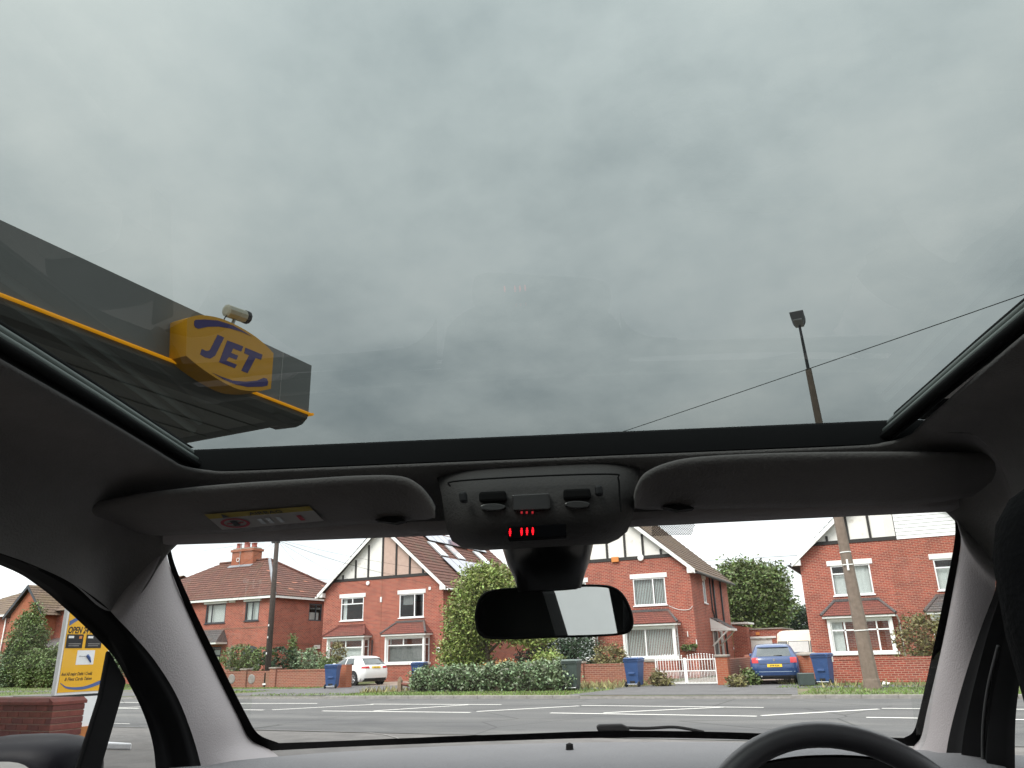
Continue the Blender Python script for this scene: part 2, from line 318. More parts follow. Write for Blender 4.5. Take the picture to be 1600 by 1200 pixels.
sheet('footway', [(-90, 26.2 * S), (60, 26.2 * S), (60, 27.7 * S), (-90, 27.7 * S)], 0.104, TARM)
for nm, poly in (('driveway_crossing', [(-23.6 * S, KY + .13), (-17.9 * S, KY + .13), (-18.3 * S, 30.2 * S), (-23.0 * S, 30.2 * S)]),
                 ('driveway_crossing', [(-9.2 * S, KY + .13), (-2.75 * S, KY + .13), (-3.6 * S, 29.5 * S), (-8.3 * S, 29.5 * S)]),
                 ('driveway_crossing', [(-35.5 * S, KY + .13), (-26.5 * S, KY + .13), (-28.3 * S, 25.6 * S), (-34.5 * S, 25.6 * S)])):
    sheet(nm, poly, 0.108, TARM)
sheet('driveway', [(-23.0 * S, 30.2 * S), (-18.3 * S, 30.2 * S), (-18.3 * S, 35.3 * S), (-23.9 * S, 35.3 * S)], 0.112, DRIVE)
sheet('driveway', [(-5.2 * S, 28.6 * S), (-3.65 * S, 28.6 * S), (-3.2 * S, 46 * S), (-6.8 * S, 46 * S)], 0.112, DRIVE)
sheet('front_yard', [(-8.2 * S, 29.5 * S), (-5.5 * S, 29.5 * S), (-5.5 * S, 35.9 * S), (-8.2 * S, 35.9 * S)], 0.112, CONC)
# kerb of separate stones
kb = tag(MB().box(-200, 200, KY + 0.02, KY + 0.128, -0.02, 0.085).build('kerb', KERB), kind='structure')
_ks = None
for i in range(64):
    x = -40 + i * 0.92
    drop = any(a < x + .46 < b for a, b in ((-25.6, -20.2), (-9.8, -3.4), (-38, -30)))
    if _ks is None:
        _ks = MB().box(0, 0.912, 0, 0.125, -0.02, 0.122).build('kerb_stone', KERB, kb, bevel=0.012); o = _ks
    else:
        o = _ks.copy(); COL.objects.link(o)
    o.location = (x, KY, -0.02 if not drop else -0.085)
# road markings
def marking(a, b, wd=0.11, nm='road_marking'):
    a, b = Vector(a), Vector(b); d = (b - a).normalized(); nn = Vector((-d.y, d.x)) * wd / 2
    MBk.add([(*(a - nn), 0.005), (*(b - nn), 0.005), (*(b + nn), 0.005), (*(a + nn), 0.005)], [(0, 1, 2, 3)])
marks = [((-19.5, 19.85), (-16.3, 19.95)), ((-17.2, 17.3), (-15.9, 17.25)), ((-15.7, 17.34), (-14.0, 19.6)), ((-14.2, 19.75), (-9.96, 19.7)), ((-12.3, 17.25), (-10.9, 19.6)),
         ((-13.8, 17.1), (-9.4, 17.0)), ((-9.4, 17.3), (-7.6, 19.35)), ((-7.6, 19.5), (-3.1, 19.05)), ((-7.4, 17.05), (-2.86, 16.65)), ((-6.2, 17.2), (-4.0, 19.1)), ((-2.8, 16.8), (-0.75, 18.75)),
         ((-0.7, 18.95), (3.5, 18.8)), ((-0.9, 16.6), (3.4, 16.3)), ((-27.5, 20.3), (-22.5, 20.1)), ((-26, 17.7), (-21, 17.5)), ((-22.2, 17.6), (-20.2, 19.9)), ((-34, 20.5), (-29.5, 20.4)), ((-33, 17.9), (-28.5, 17.8)),
         ((-15.9, 13.05), (-21, 13.2)), ((-23, 13.25), (-28, 13.4))]
for i, (a, b) in enumerate(marks):
    MBk = MB(); marking(Vector(a) * S, Vector(b) * S, 0.13 if i < 18 else 0.05); tag(MBk.build('road_marking', LINE), kind='structure')
MBk = MB(); pts = [Vector(gz(u, v, 0)).xy for u, v in ((375, 1139.5), (430, 1140.5), (500, 1142.5), (576, 1145), (600, 1147.5), (618, 1152), (630, 1158))]
for a, b in zip(pts, pts[1:]): marking(a, b, 0.03)
tag(MBk.build('road_joint', KERB), kind='structure')

# grass blades (stuff)
def grass(name, polys, dens, h, m, label, z=0.1):
    mb = MB()
    for (x0, x1, y0, y1, dn) in polys:
        for _ in range(int((x1 - x0) * (y1 - y0) * dens * dn)):
            x, y = rnd(x0, x1), rnd(y0, y1); a = rnd(0, 6.28); hh = h * rnd(0.4, 1.4); wd = 0.012 + hh * 0.09
            lx, ly = random.gauss(0, hh * .4), random.gauss(0, hh * .4)
            mb.add([(x - math.cos(a) * wd, y - math.sin(a) * wd, z), (x + math.cos(a) * wd, y + math.sin(a) * wd, z), (x + lx, y + ly, z + hh)], [(0, 1, 2)])
    o = mb.build(name, m); return tag(o, label, 'grass', kind='stuff')
k0 = KY + 0.14
grass('grass', [(-26.4 * S, -23.7 * S, k0, 26.1 * S, 1), (-36 * S, -23.2 * S, 27.8 * S, 30.0 * S, .7), (-17.8 * S, -9.3 * S, k0, 24.6 * S, 1.2), (-21.5 * S, -17.9 * S, k0, 23.6 * S, 1.0), (-10.5 * S, -9.0 * S, k0, 29.5 * S, .6),
                (-2.7 * S, 4 * S, k0, 26.0 * S, 1), (-2.9 * S, 4 * S, 26.2 * S, 27.4 * S, .5), (-3.3 * S, 4 * S, 27.4 * S, 30.8 * S, 1), (-18.2 * S, -10 * S, 26.5 * S, 30 * S, .4), (-62 * S, -36 * S, k0, 36 * S, .35), (-3.8 * S, -2.8 * S, 26 * S, 30 * S, .8)],
      95, 0.055, GRASS, 'short mown grass along the roadside verge')
grass('dry_grass', [(-9.6 * S, -8.7 * S, 28.4 * S, 30 * S, 3), (-11.5 * S, -9.0 * S, 26 * S, 29.8 * S, .9), (-18.0 * S, -16.8 * S, 24 * S, 26 * S, 1.0), (-2.6 * S, 3 * S, 26.2 * S, 27.6 * S, .5), (-4.1 * S, -3.6 * S, 28.6 * S, 29.8 * S, 4)], 50, 0.2, DRYG, 'dry straw coloured grass by the garden walls')
# ================================================================ HOUSES
def MU(o, u=(1, 0), n=(0, -1)):
    return Matrix(((u[0], n[0], 0, o[0]), (u[1], n[1], 0, o[1]), (0, 0, 1, o[2]), (0, 0, 0, 1)))
def wall_holes(mb, M, x0, x1, z0, z1, holes, th=0.12):
    xs = sorted({x0, x1, *[h[0] for h in holes], *[h[1] for h in holes]}); zs = sorted({z0, z1, *[h[2] for h in holes], *[h[3] for h in holes]})
    for a, b in zip(xs, xs[1:]):
        for c, d in zip(zs, zs[1:]):
            mx_, mz_ = (a + b) / 2, (c + d) / 2
            if any(h[0] < mx_ < h[1] and h[2] < mz_ < h[3] for h in holes): continue
            mb.quad(*[M @ Vector(p) for p in ((a, 0, c), (b, 0, c), (b, 0, d), (a, 0, d))])
    for h in holes:
        c4 = [(h[0], h[2]), (h[1], h[2]), (h[1], h[3]), (h[0], h[3])]
        for (ax, az), (bx, bz) in zip(c4, c4[1:] + c4[:1]):
            mb.quad(*[M @ Vector(p) for p in ((ax, 0, az), (bx, 0, bz), (bx, -th, bz), (ax, -th, az))])
def window(parent, M, w_, h_, cells, fm, fw=0.055, curtain=None, sill=None, n0=-0.07):
    """cells: list of (x0,x1,z0,z1) fractions of the opening, each glazed; the rest is frame"""
    mb = MB()
    d0, d1 = n0, n0 + 0.055
    bars = []
    mb.box(0, w_, d0, d1, 0, fw, M); mb.box(0, w_, d0, d1, h_ - fw, h_, M); mb.box(0, fw, d0, d1, fw, h_ - fw, M); mb.box(w_ - fw, w_, d0, d1, fw, h_ - fw, M)
    xs = sorted({round(c, 3) for q in cells for c in q[:2]} - {0, 1}); 
    for (a, b, c, d) in cells:
        if b < 0.999: mb.box(b * w_ - fw * .55, b * w_ + fw * .55, d0 + .003, d1 - .003, c * h_ + (fw if c == 0 else fw * .4), d * h_ - (fw if d == 1 else fw * .4), M)
        if d < 0.999: mb.box(a * w_ + (fw if a == 0 else fw * .55), b * w_ - (fw if b >= .999 else fw * .55), d0 + .006, d1 - .006, d * h_ - fw * .5, d * h_ + fw * .5, M)
    o = mb.build('window', fm, parent)
    for (a, b, c, d) in cells:
        k = MB(); k.quad(*[M @ Vector(p) for p in ((a * w_ + .02, d0 + .02, c * h_ + .02), (b * w_ - .02, d0 + .02, c * h_ + .02), (b * w_ - .02, d0 + .02, d * h_ - .02), (a * w_ + .02, d0 + .02, d * h_ - .02))])
        k.build('pane', PANE, o)
    if curtain:
        for (a, b, c, d, kind) in curtain:
            k = MB()
            if kind == 'blind':
                n_ = int((b - a) * w_ / 0.085)
                for i in range(n_):
                    x = a * w_ + (i + .5) * 0.085; dz = 0.0
                    k.quad(*[M @ Vector(p) for p in ((x - .030, n0 - .10, c * h_), (x + .016, n0 - .135, c * h_), (x + .016, n0 - .135, d * h_), (x - .030, n0 - .10, d * h_))])
                k.build('blind', CURT, o)
            else:
                n_ = max(4, int((b - a) * w_ / 0.05)); r0, r1 = [], []
                for i in range(n_ + 1):
                    x = (a + (b - a) * i / n_) * w_; y = n0 - .11 + .018 * math.sin(i * 1.9)
                    r0.append(M @ Vector((x, y, c * h_))); r1.append(M @ Vector((x, y, d * h_)))
                k.grid([r0, r1]); k.build('curtain', CURT if kind == 'net' else CURTD, o, smooth=True)
    if sill: MB().box(-.06, w_ + .06, -.02, .06, -.05, 0, M).build('sill', sill, o)
    return o
def slope(mb, a, b, c, d, n, lift=0.035):
    """stepped tile courses; a,b = eave ends, d,c = ridge ends (a-d and b-c run up the slope)"""
    a, b, c, d = map(Vector, (a, b, c, d)); nn = (b - a).cross(d - a)
    if nn.length < 1e-6: nn = (b - a).cross(c - b)
    nn.normalize()
    if nn.z < 0: nn = -nn
    for i in range(n):
        t0, t1 = i / n, min(1.0, (i + 1.06) / n)
        p, q, r_, s_ = a.lerp(d, t0), b.lerp(c, t0), b.lerp(c, t1), a.lerp(d, t1)
        u, l_ = nn * lift, nn * 0.004
        mb.quad(p + u, q + u, r_ + l_, s_ + l_); mb.quad(p - nn * .02, q - nn * .02, q + u, p + u)
def drainpipe(parent, pts, m, r=0.04): return MB().tube(pts, r, 8).build('drainpipe', m, parent, smooth=True)
CANDW = mat('alarm_white', (0.8, 0.8, 0.78), 0.4, 0.03)

def bay(H, xa, xb, tile, hip, sillm, mullions, curtains=None, proj=0.62, roof_top=3.32, trim=WHITE, ridge=True, side_glass=True):
    """square bay at ground floor; local x xa..xb, front at y=-proj"""
    b = MB()
    b.box(xa, xb, -proj, 0.02, 0.05, 0.98)
    o = b.build('bay', BRICK, H)
    MB().box(xa - .07, xb + .07, -proj - .07, 0.0, 0.985, 1.09).build('sill', trim, o)
    # corner posts and head
    p = MB()
    for x in (xa, xb - .12): p.box(x, x + .12, -proj, -proj + .12, 1.09, 2.50)
    p.box(xa, xb, -proj + .01, -.01, 2.44, 2.56); p.build('bay_post', trim, o)
    Mf = MU((xa + .12, -proj + .075, 1.09)); window(H, Mf, xb - xa - .24, 1.36, mullions, UPVC, 0.06, curtains)
    for x, u, n_ in ((xb - .005, (0, 1), (1, 0)), (xa + .005, (0, 1), (-1, 0))):
        window(H, MU((x, -proj + .12, 1.09), u, n_), proj - .14, 1.36, [(0, 1, 0, .7), (0, 1, .7, 1)], UPVC, 0.05)
    MB().box(xa - .16, xb + .16, -proj - .17, 0, 2.565, 2.66).build('gutter_board', trim, o)
    # hipped roof
    r = MB(); ea, eb, ef = xa - .2, xb + .2, -proj - .22; i0 = 0.62
    ta, tb = ea + i0, eb - i0
    slope(r, (ea, ef, 2.67), (eb, ef, 2.67), (tb, -.02, roof_top), (ta, -.02, roof_top), 6, .02)
    slope(r, (ea, -.0, 2.67), (ea, ef, 2.67), (ta, -.02, roof_top), (ta, 0.0, roof_top), 6, .02)
    slope(r, (eb, ef, 2.67), (eb, 0, 2.67), (tb, 0.0, roof_top), (tb, -.02, roof_top), 6, .02)
    r.build('bay_roof', tile, H)
    h = MB()
    for x0, x1 in ((ea, ta), (eb, tb)): h.tube([(x0, ef, 2.71), ((x0 + x1) / 2, (ef - .02) / 2, (2.71 + roof_top + .03) / 2), (x1, -.03, roof_top + .03)], .065, 6)
    h.box(ta - .05, tb + .05, -.10, 0.005, roof_top - .02, roof_top + .1); h.build('ridge_tile', hip, H)
    return o

def gable_house(cx, depth, label, gable_l, gable_r, tile, opts, mir=None):
    H = thing('house', label, 'house', (cx, FY, 0.0), group=None)
    hw, ez, bz, az = 4.33, 5.13, 5.98, 9.28; sl = (az - 5.08) / 4.66
    wz0, wz1, wa, wb = 3.58, 4.93, 1.30, 3.0
    holes = [(-wb, -wa, wz0, wz1), (wa, wb, wz0, wz1)]
    mb = MB(); wall_holes(mb, MU((0, 0, 0)), -hw, hw, 0.05, ez, holes)
    mb.add([(-hw, 0, ez), (hw, 0, ez), (hw, 0, 5.36), (3.64, 0, bz), (-3.64, 0, bz), (-hw, 0, 5.36)], [tuple(range(6))])
    sideholes = opts.get('side_holes', [])
    wall_holes(mb, MU((hw, 0, 0), (0, 1), (1, 0)), 0, depth, 0.05, 5.42, sideholes)
    mb.quad((-hw, 0, .05), (-hw, depth, .05), (-hw, depth, 5.42), (-hw, 0, 5.42)); mb.add([(-hw, depth, .05), (hw, depth, .05), (hw, depth, 5.4), (0, depth, 8.7), (-hw, depth, 5.4)], [(0, 1, 2, 3, 4)])
    mb.build('wall', BRICK, H)
    MB().quad((-hw, 0.13, 2.9), (hw, 0.13, 2.9), (hw, depth, 2.9), (-hw, depth, 2.9)).build('upper_floor', ROOM, H)
    # gable panels
    for s_, m in ((-1, gable_l), (1, gable_r)):
        if m == 'boards': continue
        MB().prism([(0, .03, bz), (s_ * 3.62, .03, bz), (0, .03, 9.2)], (0, .08, 0)).build('gable_panel', m, H)
    if gable_r == 'boards':
        for i in range(17):
            z0 = bz - .06 + i * .165; x1 = max(.04, (az - .12 - z0 - .10) / sl)
            MB().prism([(0.03, -.035, z0), (x1, -.035, z0), (max(.03, x1 - .12 / sl), -.008, z0 + .17), (0.03, -.008, z0 + .17)], (0, .04, 0)).build('weatherboard', UPVC, H)
    tm = MB(); rg = 1 if gable_r != 'boards' else 0
    tm.box(-3.66, 3.66 if rg else 0.02, -.03, .05, bz - .07, bz + .10); tm.build('timber_beam', TIMBER, H)
    for x in (-2.95, -2.0, -1.05, 0.0, 1.0, 1.98, 2.92):
        if x >= 0 and not rg: continue
        zt = az - abs(x) * sl - .30
        MB().box(x - .055, x + .055, -.022, .05, bz + .105, zt).build('timber_post', TIMBER, H)
    # barge boards
    for s_ in (-1, 1):
        MB().prism([(s_ * 4.66, -.34, 4.98), (s_ * 4.66, -.34, 5.20), (0, -.34, az - .05), (0, -.34, az - .30)], (0, .035, 0)).build('bargeboard', WHITE, H)
        MB().prism([(s_ * 4.66, -.30, 5.03), (s_ * 4.25, -.30, 5.03), (s_ * 4.25, -.30, 5.3), (s_ * 4.66, -.30, 5.2)], (0, .30, 0)).build('soffit_box', WHITE, H)
    # roof
    for s_ in (-1, 1):
        r = MB(); e0, e1 = (s_ * 4.72, -.33, 5.10), (s_ * 4.72, depth + .2, 5.10); t0, t1 = (0, -.33, az + .04), (0, depth + .2, az + .04)
        if s_ > 0: slope(r, e0, e1, t1, t0, 19)
        else: slope(r, e1, e0, t0, t1, 19)
        r.build('roof', tile, H)
        MB().quad((s_ * 4.66, -.3, 5.0), (s_ * 4.66, depth + .15, 5.0), (0, depth + .15, az - .06), (0, -.3, az - .06)).build('roof_lining', TIMBER, H)
        MB().tube([(s_ * 4.78, -.3, 5.04), (s_ * 4.78, depth + .2, 5.04)], .06, 8).build('gutter', opts.get('gutter', PIPE_B), H)
    MB().tube([(0, -.33, az + .06), (0, depth + .2, az + .06)], .09, 8).build('ridge_tile', tile, H)
    for s_ in (-1, 1):
        x0 = min(s_ * wa, s_ * wb)
        MB().box(x0 - .13, x0 + 1.83, -.03, .1, wz1 + .002, wz1 + .23).build('lintel', WHITE, H)
        sp = opts['win'][0 if s_ < 0 else 1]
        window(H, MU((x0, 0, wz0)), 1.7, 1.35, sp[0], UPVC, .06, sp[1], sill=UPVC)
        bs = opts['bay'][0 if s_ < 0 else 1]
        xa, xb = (0.76, 3.46) if s_ > 0 else (-3.46, -0.76)
        bay(H, xa, xb, bs[0], bs[1], UPVC, bs[2], bs[3], roof_top=bs[4] if len(bs) > 4 else 3.32)
    return H

two_l = [(0, .62, 0, 1), (.62, 1, 0, 1)]
H2 = gable_house(-28.06, 13.2, 'red brick gabled house with solar panels, gable half white half buff render', RENDER_W, RENDER_P, TILE,
    dict(gutter=WHITE, win=[([(0, .5, .72, 1), (.5, 1, .72, 1), (0, 1, 0, .72)], [(0.04, .2, 0, .95, 'net')]), (two_l, [(.1, .5, .55, .98, 'grey')])],
         bay=[(TILE_RED, TILE_RED, [(0, .5, .68, 1), (.5, 1, .68, 1), (0, 1, 0, .68)], [(0.02, .98, 0.02, .66, 'net')], 3.25),
              (TILE_RED, TILE_GREY, [(0, .45, .7, 1), (.45, 1, .7, 1), (0, 1, 0, .7)], [(.02, .98, .0, .7, 'grey')])]))
H3 = gable_house(-13.60, 9.2, 'red brick half timbered house with white front gate and vertical blinds', RENDER_W, RENDER_W, TILE2,
    dict(win=[(two_l, [(0, 1, 0, 1, 'net')]), (two_l, [(.02, .6, .02, .98, 'blind'), (.64, .98, .02, .98, 'blind')])],
         bay=[(TILE_RED, TILE_GREY, two_l, [(0.02, .98, .02, .98, 'net')]), (TILE_RED, TILE_GREY, [(0, .42, 0, 1), (.42, 1, 0, 1)], [(.01, .99, .02, .98, 'blind')], 3.28)],
         side_holes=[(2.6, 3.3, 3.7, 4.95), (3.9, 5.0, 0.05, 2.3), (5.6, 6.6, .9, 2.35)]))
H4 = gable_house(0.34, 9.2, 'red brick house behind concrete lamp post, white boards on half its gable', RENDER_W, 'boards', TILE2,
    dict(win=[([(0, .36, .72, 1), (0, .36, 0, .72), (.36, 1, 0, 1)], [(.04, .32, 0, .68, 'net'), (.4, .97, 0, 1, 'net')]), ([(0, .5, .72, 1), (.5, 1, .72, 1), (0, 1, 0, .72)], [(.03, .97, 0, .7, 'net')])],
         bay=[(TILE_RED, TILE_GREY, [(0, .24, .7, 1), (.24, .5, .7, 1), (.5, .78, .7, 1), (.78, 1, .7, 1), (0, .24, 0, .7), (.24, .5, 0, .7), (.5, .78, 0, .7), (.78, 1, 0, .7)], [(.02, .2, .0, .98, 'net')]),
              (TILE_GREY, TILE_GREY, two_l, [(0, 1, 0, 1, 'net')])]))
drainpipe(H4, [(-.55, -.6, 2.6), (-.5, -.1, 2.4), (-.5, -.06, .2)], WHITE, .035)
# fittings on house fronts
def disc(parent, name, c, r, m, ax='y', th=.05): 
    return fixn(MB().lathe([(0.001, -th), (r * .9, -th), (r, -th * .5), (r, 0), (0.001, 0)], c, ax, 14).build(name, m, parent, smooth=False))
disc(H2, 'alarm_box', (-1.0, -.04, 5.72), .13, CANDW)
MB().box(-.06, .05, -.07, 0, 4.55, 4.85).build('security_light', CANDW, H2, bevel=.01); MB().box(3.35, 3.5, -.05, 0, 5.08, 5.25).build('junction_box', CANDW, H2)
disc(H2, 'wall_lamp', (4.05, -.04, 1.75), .14, CANDW)
drainpipe(H2, [(-.55, -.03, .1), (-.55, -.03, 2.4)], PIPE_B, .035)
MB().box(-.02, .02, -.012, 0, .1, 5.9).build('party_line', BRICK2, H2)
ac = mat('orange_plastic', (0.62, 0.22, 0.05), .5, .05)
MB().box(.25, .65, -.12, -.03, 5.85, 6.12).build('alarm_box', ac, H3, bevel=.02); disc(H3, 'alarm_bell', (1.85, -.05, 5.98), .17, CANDW, th=.08)
MB().tube(cr([(3.1, -.02, 3.5), (3.6, -.02, 3.3), (4.1, -.02, 3.28), (4.3, -.02, 3.45)], 12), .012, 5).build('wall_cable', CANDW, H3)
b_ = MB(); b_.box(3.62, 4.25, -.22, -.01, 1.32, 1.5); bk = b_.build('hanging_basket', BARK, H3)
foliage(MB(), [((3.93, -.14, 1.52), (.36, .15, .14))], 260, .09, .05).build('flower_leaves', LEAF_G, bk)
# house 3 right side: window, downpipes, porch, door
hs = 4.33
MS = lambda y, z: MU((hs, y, z), (0, 1), (1, 0))
window(H3, MS(2.6, 3.7), .7, 1.25, [(0, 1, 0, 1)], UPVC, .08, None, sill=UPVC)
window(H3, MS(5.6, .9), 1.0, 1.45, two_l, UPVC, .07, None, sill=UPVC)
MB().box(2.5, 3.4, -.02, .03, 4.96, 5.16, MU((hs, 0, 0), (0, 1), (1, 0))).build('lintel', WHITE, H3)
drainpipe(H3, [(hs + .06, 5.0, 5.1), (hs + .06, 5.0, 3.2), (hs + .06, 5.0, 2.7)], PIPE_B, .055); drainpipe(H3, [(hs + .06, 4.2, 5.1), (hs + .06, 4.2, 3.4), (hs + .06, 4.5, 3.1), (hs + .06, 4.5, 2.7)], PIPE_B, .04)
drainpipe(H3, [(hs + .06, 7.0, 5.1), (hs + .06, 7.0, .1)], PIPE_B, .05)
d_ = MB(); d_.box(hs - .09, hs - .03, 3.95, 4.95, .1, 2.25); dr = d_.build('door', DKFRAME, H3); MB().box(hs - .03, hs + .03, 4.82, 4.88, 1.05, 1.2).build('handle', STEEL, dr)
MB().box(hs - .02, hs + .03, 3.82, 3.94, .1, 2.34).build('door_post', UPVC, H3); MB().box(hs - .02, hs + .03, 4.96, 5.08, .1, 2.34).build('door_post', UPVC, H3)
pr = MB(); slope(pr, (hs + 1.0, 3.5, 2.42), (hs + 1.0, 5.35, 2.42), (hs + .02, 5.35, 3.0), (hs + .02, 3.5, 3.0), 5, .02); pr.build('porch_roof', TILE_GREY, H3)
pt = MB(); pt.box(hs, hs + 1.02, 3.47, 3.55, 2.3, 2.42); pt.box(hs, hs + 1.02, 5.3, 5.38, 2.3, 2.42); pt.box(hs + .95, hs + 1.02, 3.55, 5.3, 2.3, 2.42)
pt.prism([(hs, 3.5, 2.43), (hs + .95, 3.5, 2.43), (hs, 3.5, 2.96)], (0, .05, 0)); pt.build('porch_frame', WHITE, H3)
for y in (3.51, 5.34): MB().tube([(hs + .9, y, 2.33), (hs + .03, y, 1.55)], .045, 4).build('porch_brace', WHITE, H3)
for z_, y_ in ((2.0, -.03), (1.6, -.03)): MB().box(3.9 + (2 - z_), 3.94 + (2 - z_), -.04, 0, z_, z_ + .25).build('cable_clip', CANDW, H3)
MB().prism([(hs + .01, 9.25, .1), (hs + .9, 9.25, .1), (hs + .9, 9.25, 2.55), (hs + .01, 9.25, 2.75)], (0, 2.0, 0)).build('rear_extension', BRICK, H3); MB().box(hs, hs + 1.0, 9.15, 11.3, 2.76, 2.86).build('extension_roof', WHITE, H3)
# house 2 chimney, roof windows, panels (right slope)
sl = (9.32 - 5.10) / 4.72; nrm = Vector((sl, 0, 1)).normalized()
def rp(x, y, h=0.06): return Vector((x, y, 9.32 - x * sl)) + nrm * h
SOLAR = mat('solar_glass', (0.20, 0.20, 0.25), 0.12, 0.06, 3, coat=0.6); SOLF = mat('solar_frame', (0.03, 0.03, 0.035), .4, .1)
def tilted(name, x0, x1, y0, y1, h0, h1, m, parent, bevel=0):
    p = [rp(x0, y0, h0), rp(x1, y0, h0), rp(x1, y1, h0), rp(x0, y1, h0)]; q = [rp(x0, y0, h1), rp(x1, y0, h1), rp(x1, y1, h1), rp(x0, y1, h1)]
    mb = MB(); mb.add(p + q, [(3, 2, 1, 0), (4, 5, 6, 7), (0, 1, 5, 4), (1, 2, 6, 5), (2, 3, 7, 6), (3, 0, 4, 7)]); return mb.build(name, m, parent)
def panels(x0, x1, y0, n, wy):
    for i in range(n):
        f = tilted('solar_panel', x0, x1, y0 + i * wy + .01, y0 + (i + 1) * wy - .01, .10, .14, SOLF, H2)
        tilted('cell_glass', x0 + .03, x1 - .03, y0 + i * wy + .035, y0 + (i + 1) * wy - .035, .141, .146, SOLAR, f)
panels(0.12, 0.93, 3.75, 8, 1.02); panels(2.3, 3.72, 3.0, 6, 1.02)
SKYL = glass_mat('skylight_glass', (0.5, 0.55, 0.58), 2.6)
for y0 in (3.3, 5.55, 9.4):
    f = tilted('roof_window', 1.05, 2.15, y0, y0 + .95, .05, .13, STEEL, H2); tilted('pane', 1.2, 2.08, y0 + .08, y0 + .87, .131, .135, mat('skylight_pane', (.75, .77, .8), .05, .02, spec=1.0, coat=1.0), f)
ch = MB(); ch.box(.2, 1.0, 8.9, 9.8, 8.2, 10.0); c_ = ch.build('chimney', BRICK, H2); MB().box(.12, 1.08, 8.82, 9.88, 10.0, 10.1).build('cap', CONC, c_)
dm = MB(); dm.box(-2.6, -1.5, 5.2, 7.0, 6.7, 8.1); d2 = dm.build('dormer', RENDER_W, H2); MB().prism([(-2.8, 5.0, 8.1), (-1.2, 5.0, 8.1), (-1.2, 5.0, 8.45)], (0, 2.2, 0)).build('dormer_roof', TILE, d2)

# ---- house 1, hipped
H1 = thing('house', 'red brick house with hipped tiled roof and clustered chimney pots', 'house', (-36.5, FY, 0))
X0, X1, D1, ez = -14.4, 0.0, 8.8, 5.40
hol = [(-5.92, -4.12, 3.85, 5.10), (-2.38, -1.18, 3.88, 5.10), (-5.6, -4.2, .1, 2.35), (-2.45, -.75, .1, 1.55)]
mb = MB(); wall_holes(mb, MU((0, 0, 0)), X0, X1, .05, ez, hol)
wall_holes(mb, MU((0, 0, 0), (0, 1), (1, 0)), 0, D1, .05, ez, [(3.5, 4.85, 3.9, 5.05)])
mb.quad((X0, 0, .05), (X0, D1, .05), (X0, D1, ez), (X0, 0, ez)); mb.quad((X0, D1, .05), (X1, D1, .05), (X1, D1, ez), (X0, D1, ez)); mb.build('wall', BRICK, H1)
window(H1, MU((-5.92, 0, 3.85)), 1.8, 1.25, [(0, .3, 0, 1), (.3, 1, 0, 1)], DKFRAME, .07, [(.03, .97, .02, .98, 'net')], sill=DKFRAME)
window(H1, MU((-2.38, 0, 3.88)), 1.2, 1.22, [(0, .5, 0, 1), (.5, 1, 0, 1)], DKFRAME, .07, [(.03, .97, .02, .98, 'net')], sill=DKFRAME)
window(H1, MU((0, 3.5, 3.9), (0, 1), (1, 0)), 1.35, 1.15, [(0, .55, 0, 1), (.55, 1, 0, 1)], DKFRAME, .08, [(.1, .9, .02, .5, 'net')])
for x in (-6.05, -2.5): MB().box(x, x + (2.05 if x < -3 else 1.45), -.12, .08, 5.105, 5.27).build('lintel', WHITE, H1)
MB().box(X0, X1 + .01, -.02, 0.0, 3.42, 3.50).build('string_course', BRICK2, H1); MB().box(0, .02, 0, D1, 2.35, 2.43).build('string_course', BRICK2, H1)
e_ = .35; RZ = 8.42; ry = D1 / 2; ra, rb = X0 + 4.75, X1 - 4.75
r = MB(); slope(r, (X0 - e_, -e_, ez), (X1 + e_, -e_, ez), (rb, ry, RZ), (ra, ry, RZ), 17); r.build('roof', TILE, H1)
r = MB(); slope(r, (X1 + e_, -e_, ez), (X1 + e_, D1 + e_, ez), (rb, ry + .01, RZ), (rb, ry, RZ), 17); r.build('roof', TILE, H1)
r = MB(); slope(r, (X1 + e_, D1 + e_, ez), (X0 - e_, D1 + e_, ez), (ra, ry, RZ), (rb, ry, RZ), 8); slope(r, (X0 - e_, D1 + e_, ez), (X0 - e_, -e_, ez), (ra, ry, RZ), (ra, ry + .01, RZ), 8); r.build('roof', TILE, H1)
MB().tube([(X1 + e_, -e_, ez + .05), (rb, ry, RZ + .06)], .11, 6).build('hip_tile', LEAD, H1); MB().tube([(X1 + e_, D1 + e_, ez + .05), (rb, ry, RZ + .06)], .1, 6).build('hip_tile', TILE, H1); MB().tube([(ra, ry, RZ + .06), (rb, ry, RZ + .06)], .1, 6).build('ridge_tile', TILE, H1)
PATCH = mat('new_orange_tile', (.33, .13, .08), .8, .15)
for ty_, tu in ((2.2, .62), (3.3, .35), (1.2, .30), (4.9, .42), (5.6, .2), (2.8, .12), (1.9, .16), (6.3, .33)):
    a_ = Vector((X1 + e_, ty_, ez)).lerp(Vector((rb, ry, RZ)), tu); a_.y = ty_; nn_ = Vector((RZ - ez, 0, -(rb - X1 - e_))).normalized(); up_v = Vector((rb - X1 - e_, 0, RZ - ez)).normalized()
    MB().prism([a_ + nn_ * .03, a_ + nn_ * .03 + Vector((0, rnd(.3, .7), 0)), a_ + nn_ * .03 + Vector((0, rnd(.3, .7), 0)) + up_v * .16, a_ + nn_ * .03 + up_v * .16], nn_ * .012).build('replaced_tile', PATCH, H1)
g = MB(); g.box(X0 - .3, X1 + .3, -.33, -.28, ez - .16, ez - .005); g.box(X1 + .28, X1 + .33, -.28, D1 + .3, ez - .16, ez - .005); g.build('fascia_board', WHITE, H1)
MB().box(X0 - .3, X1 + .28, -.28, 0, ez - .03, ez - .01).build('soffit', WHITE, H1); MB().box(0.0, .28, 0, D1 + .3, ez - .03, ez - .01).build('soffit', WHITE, H1)
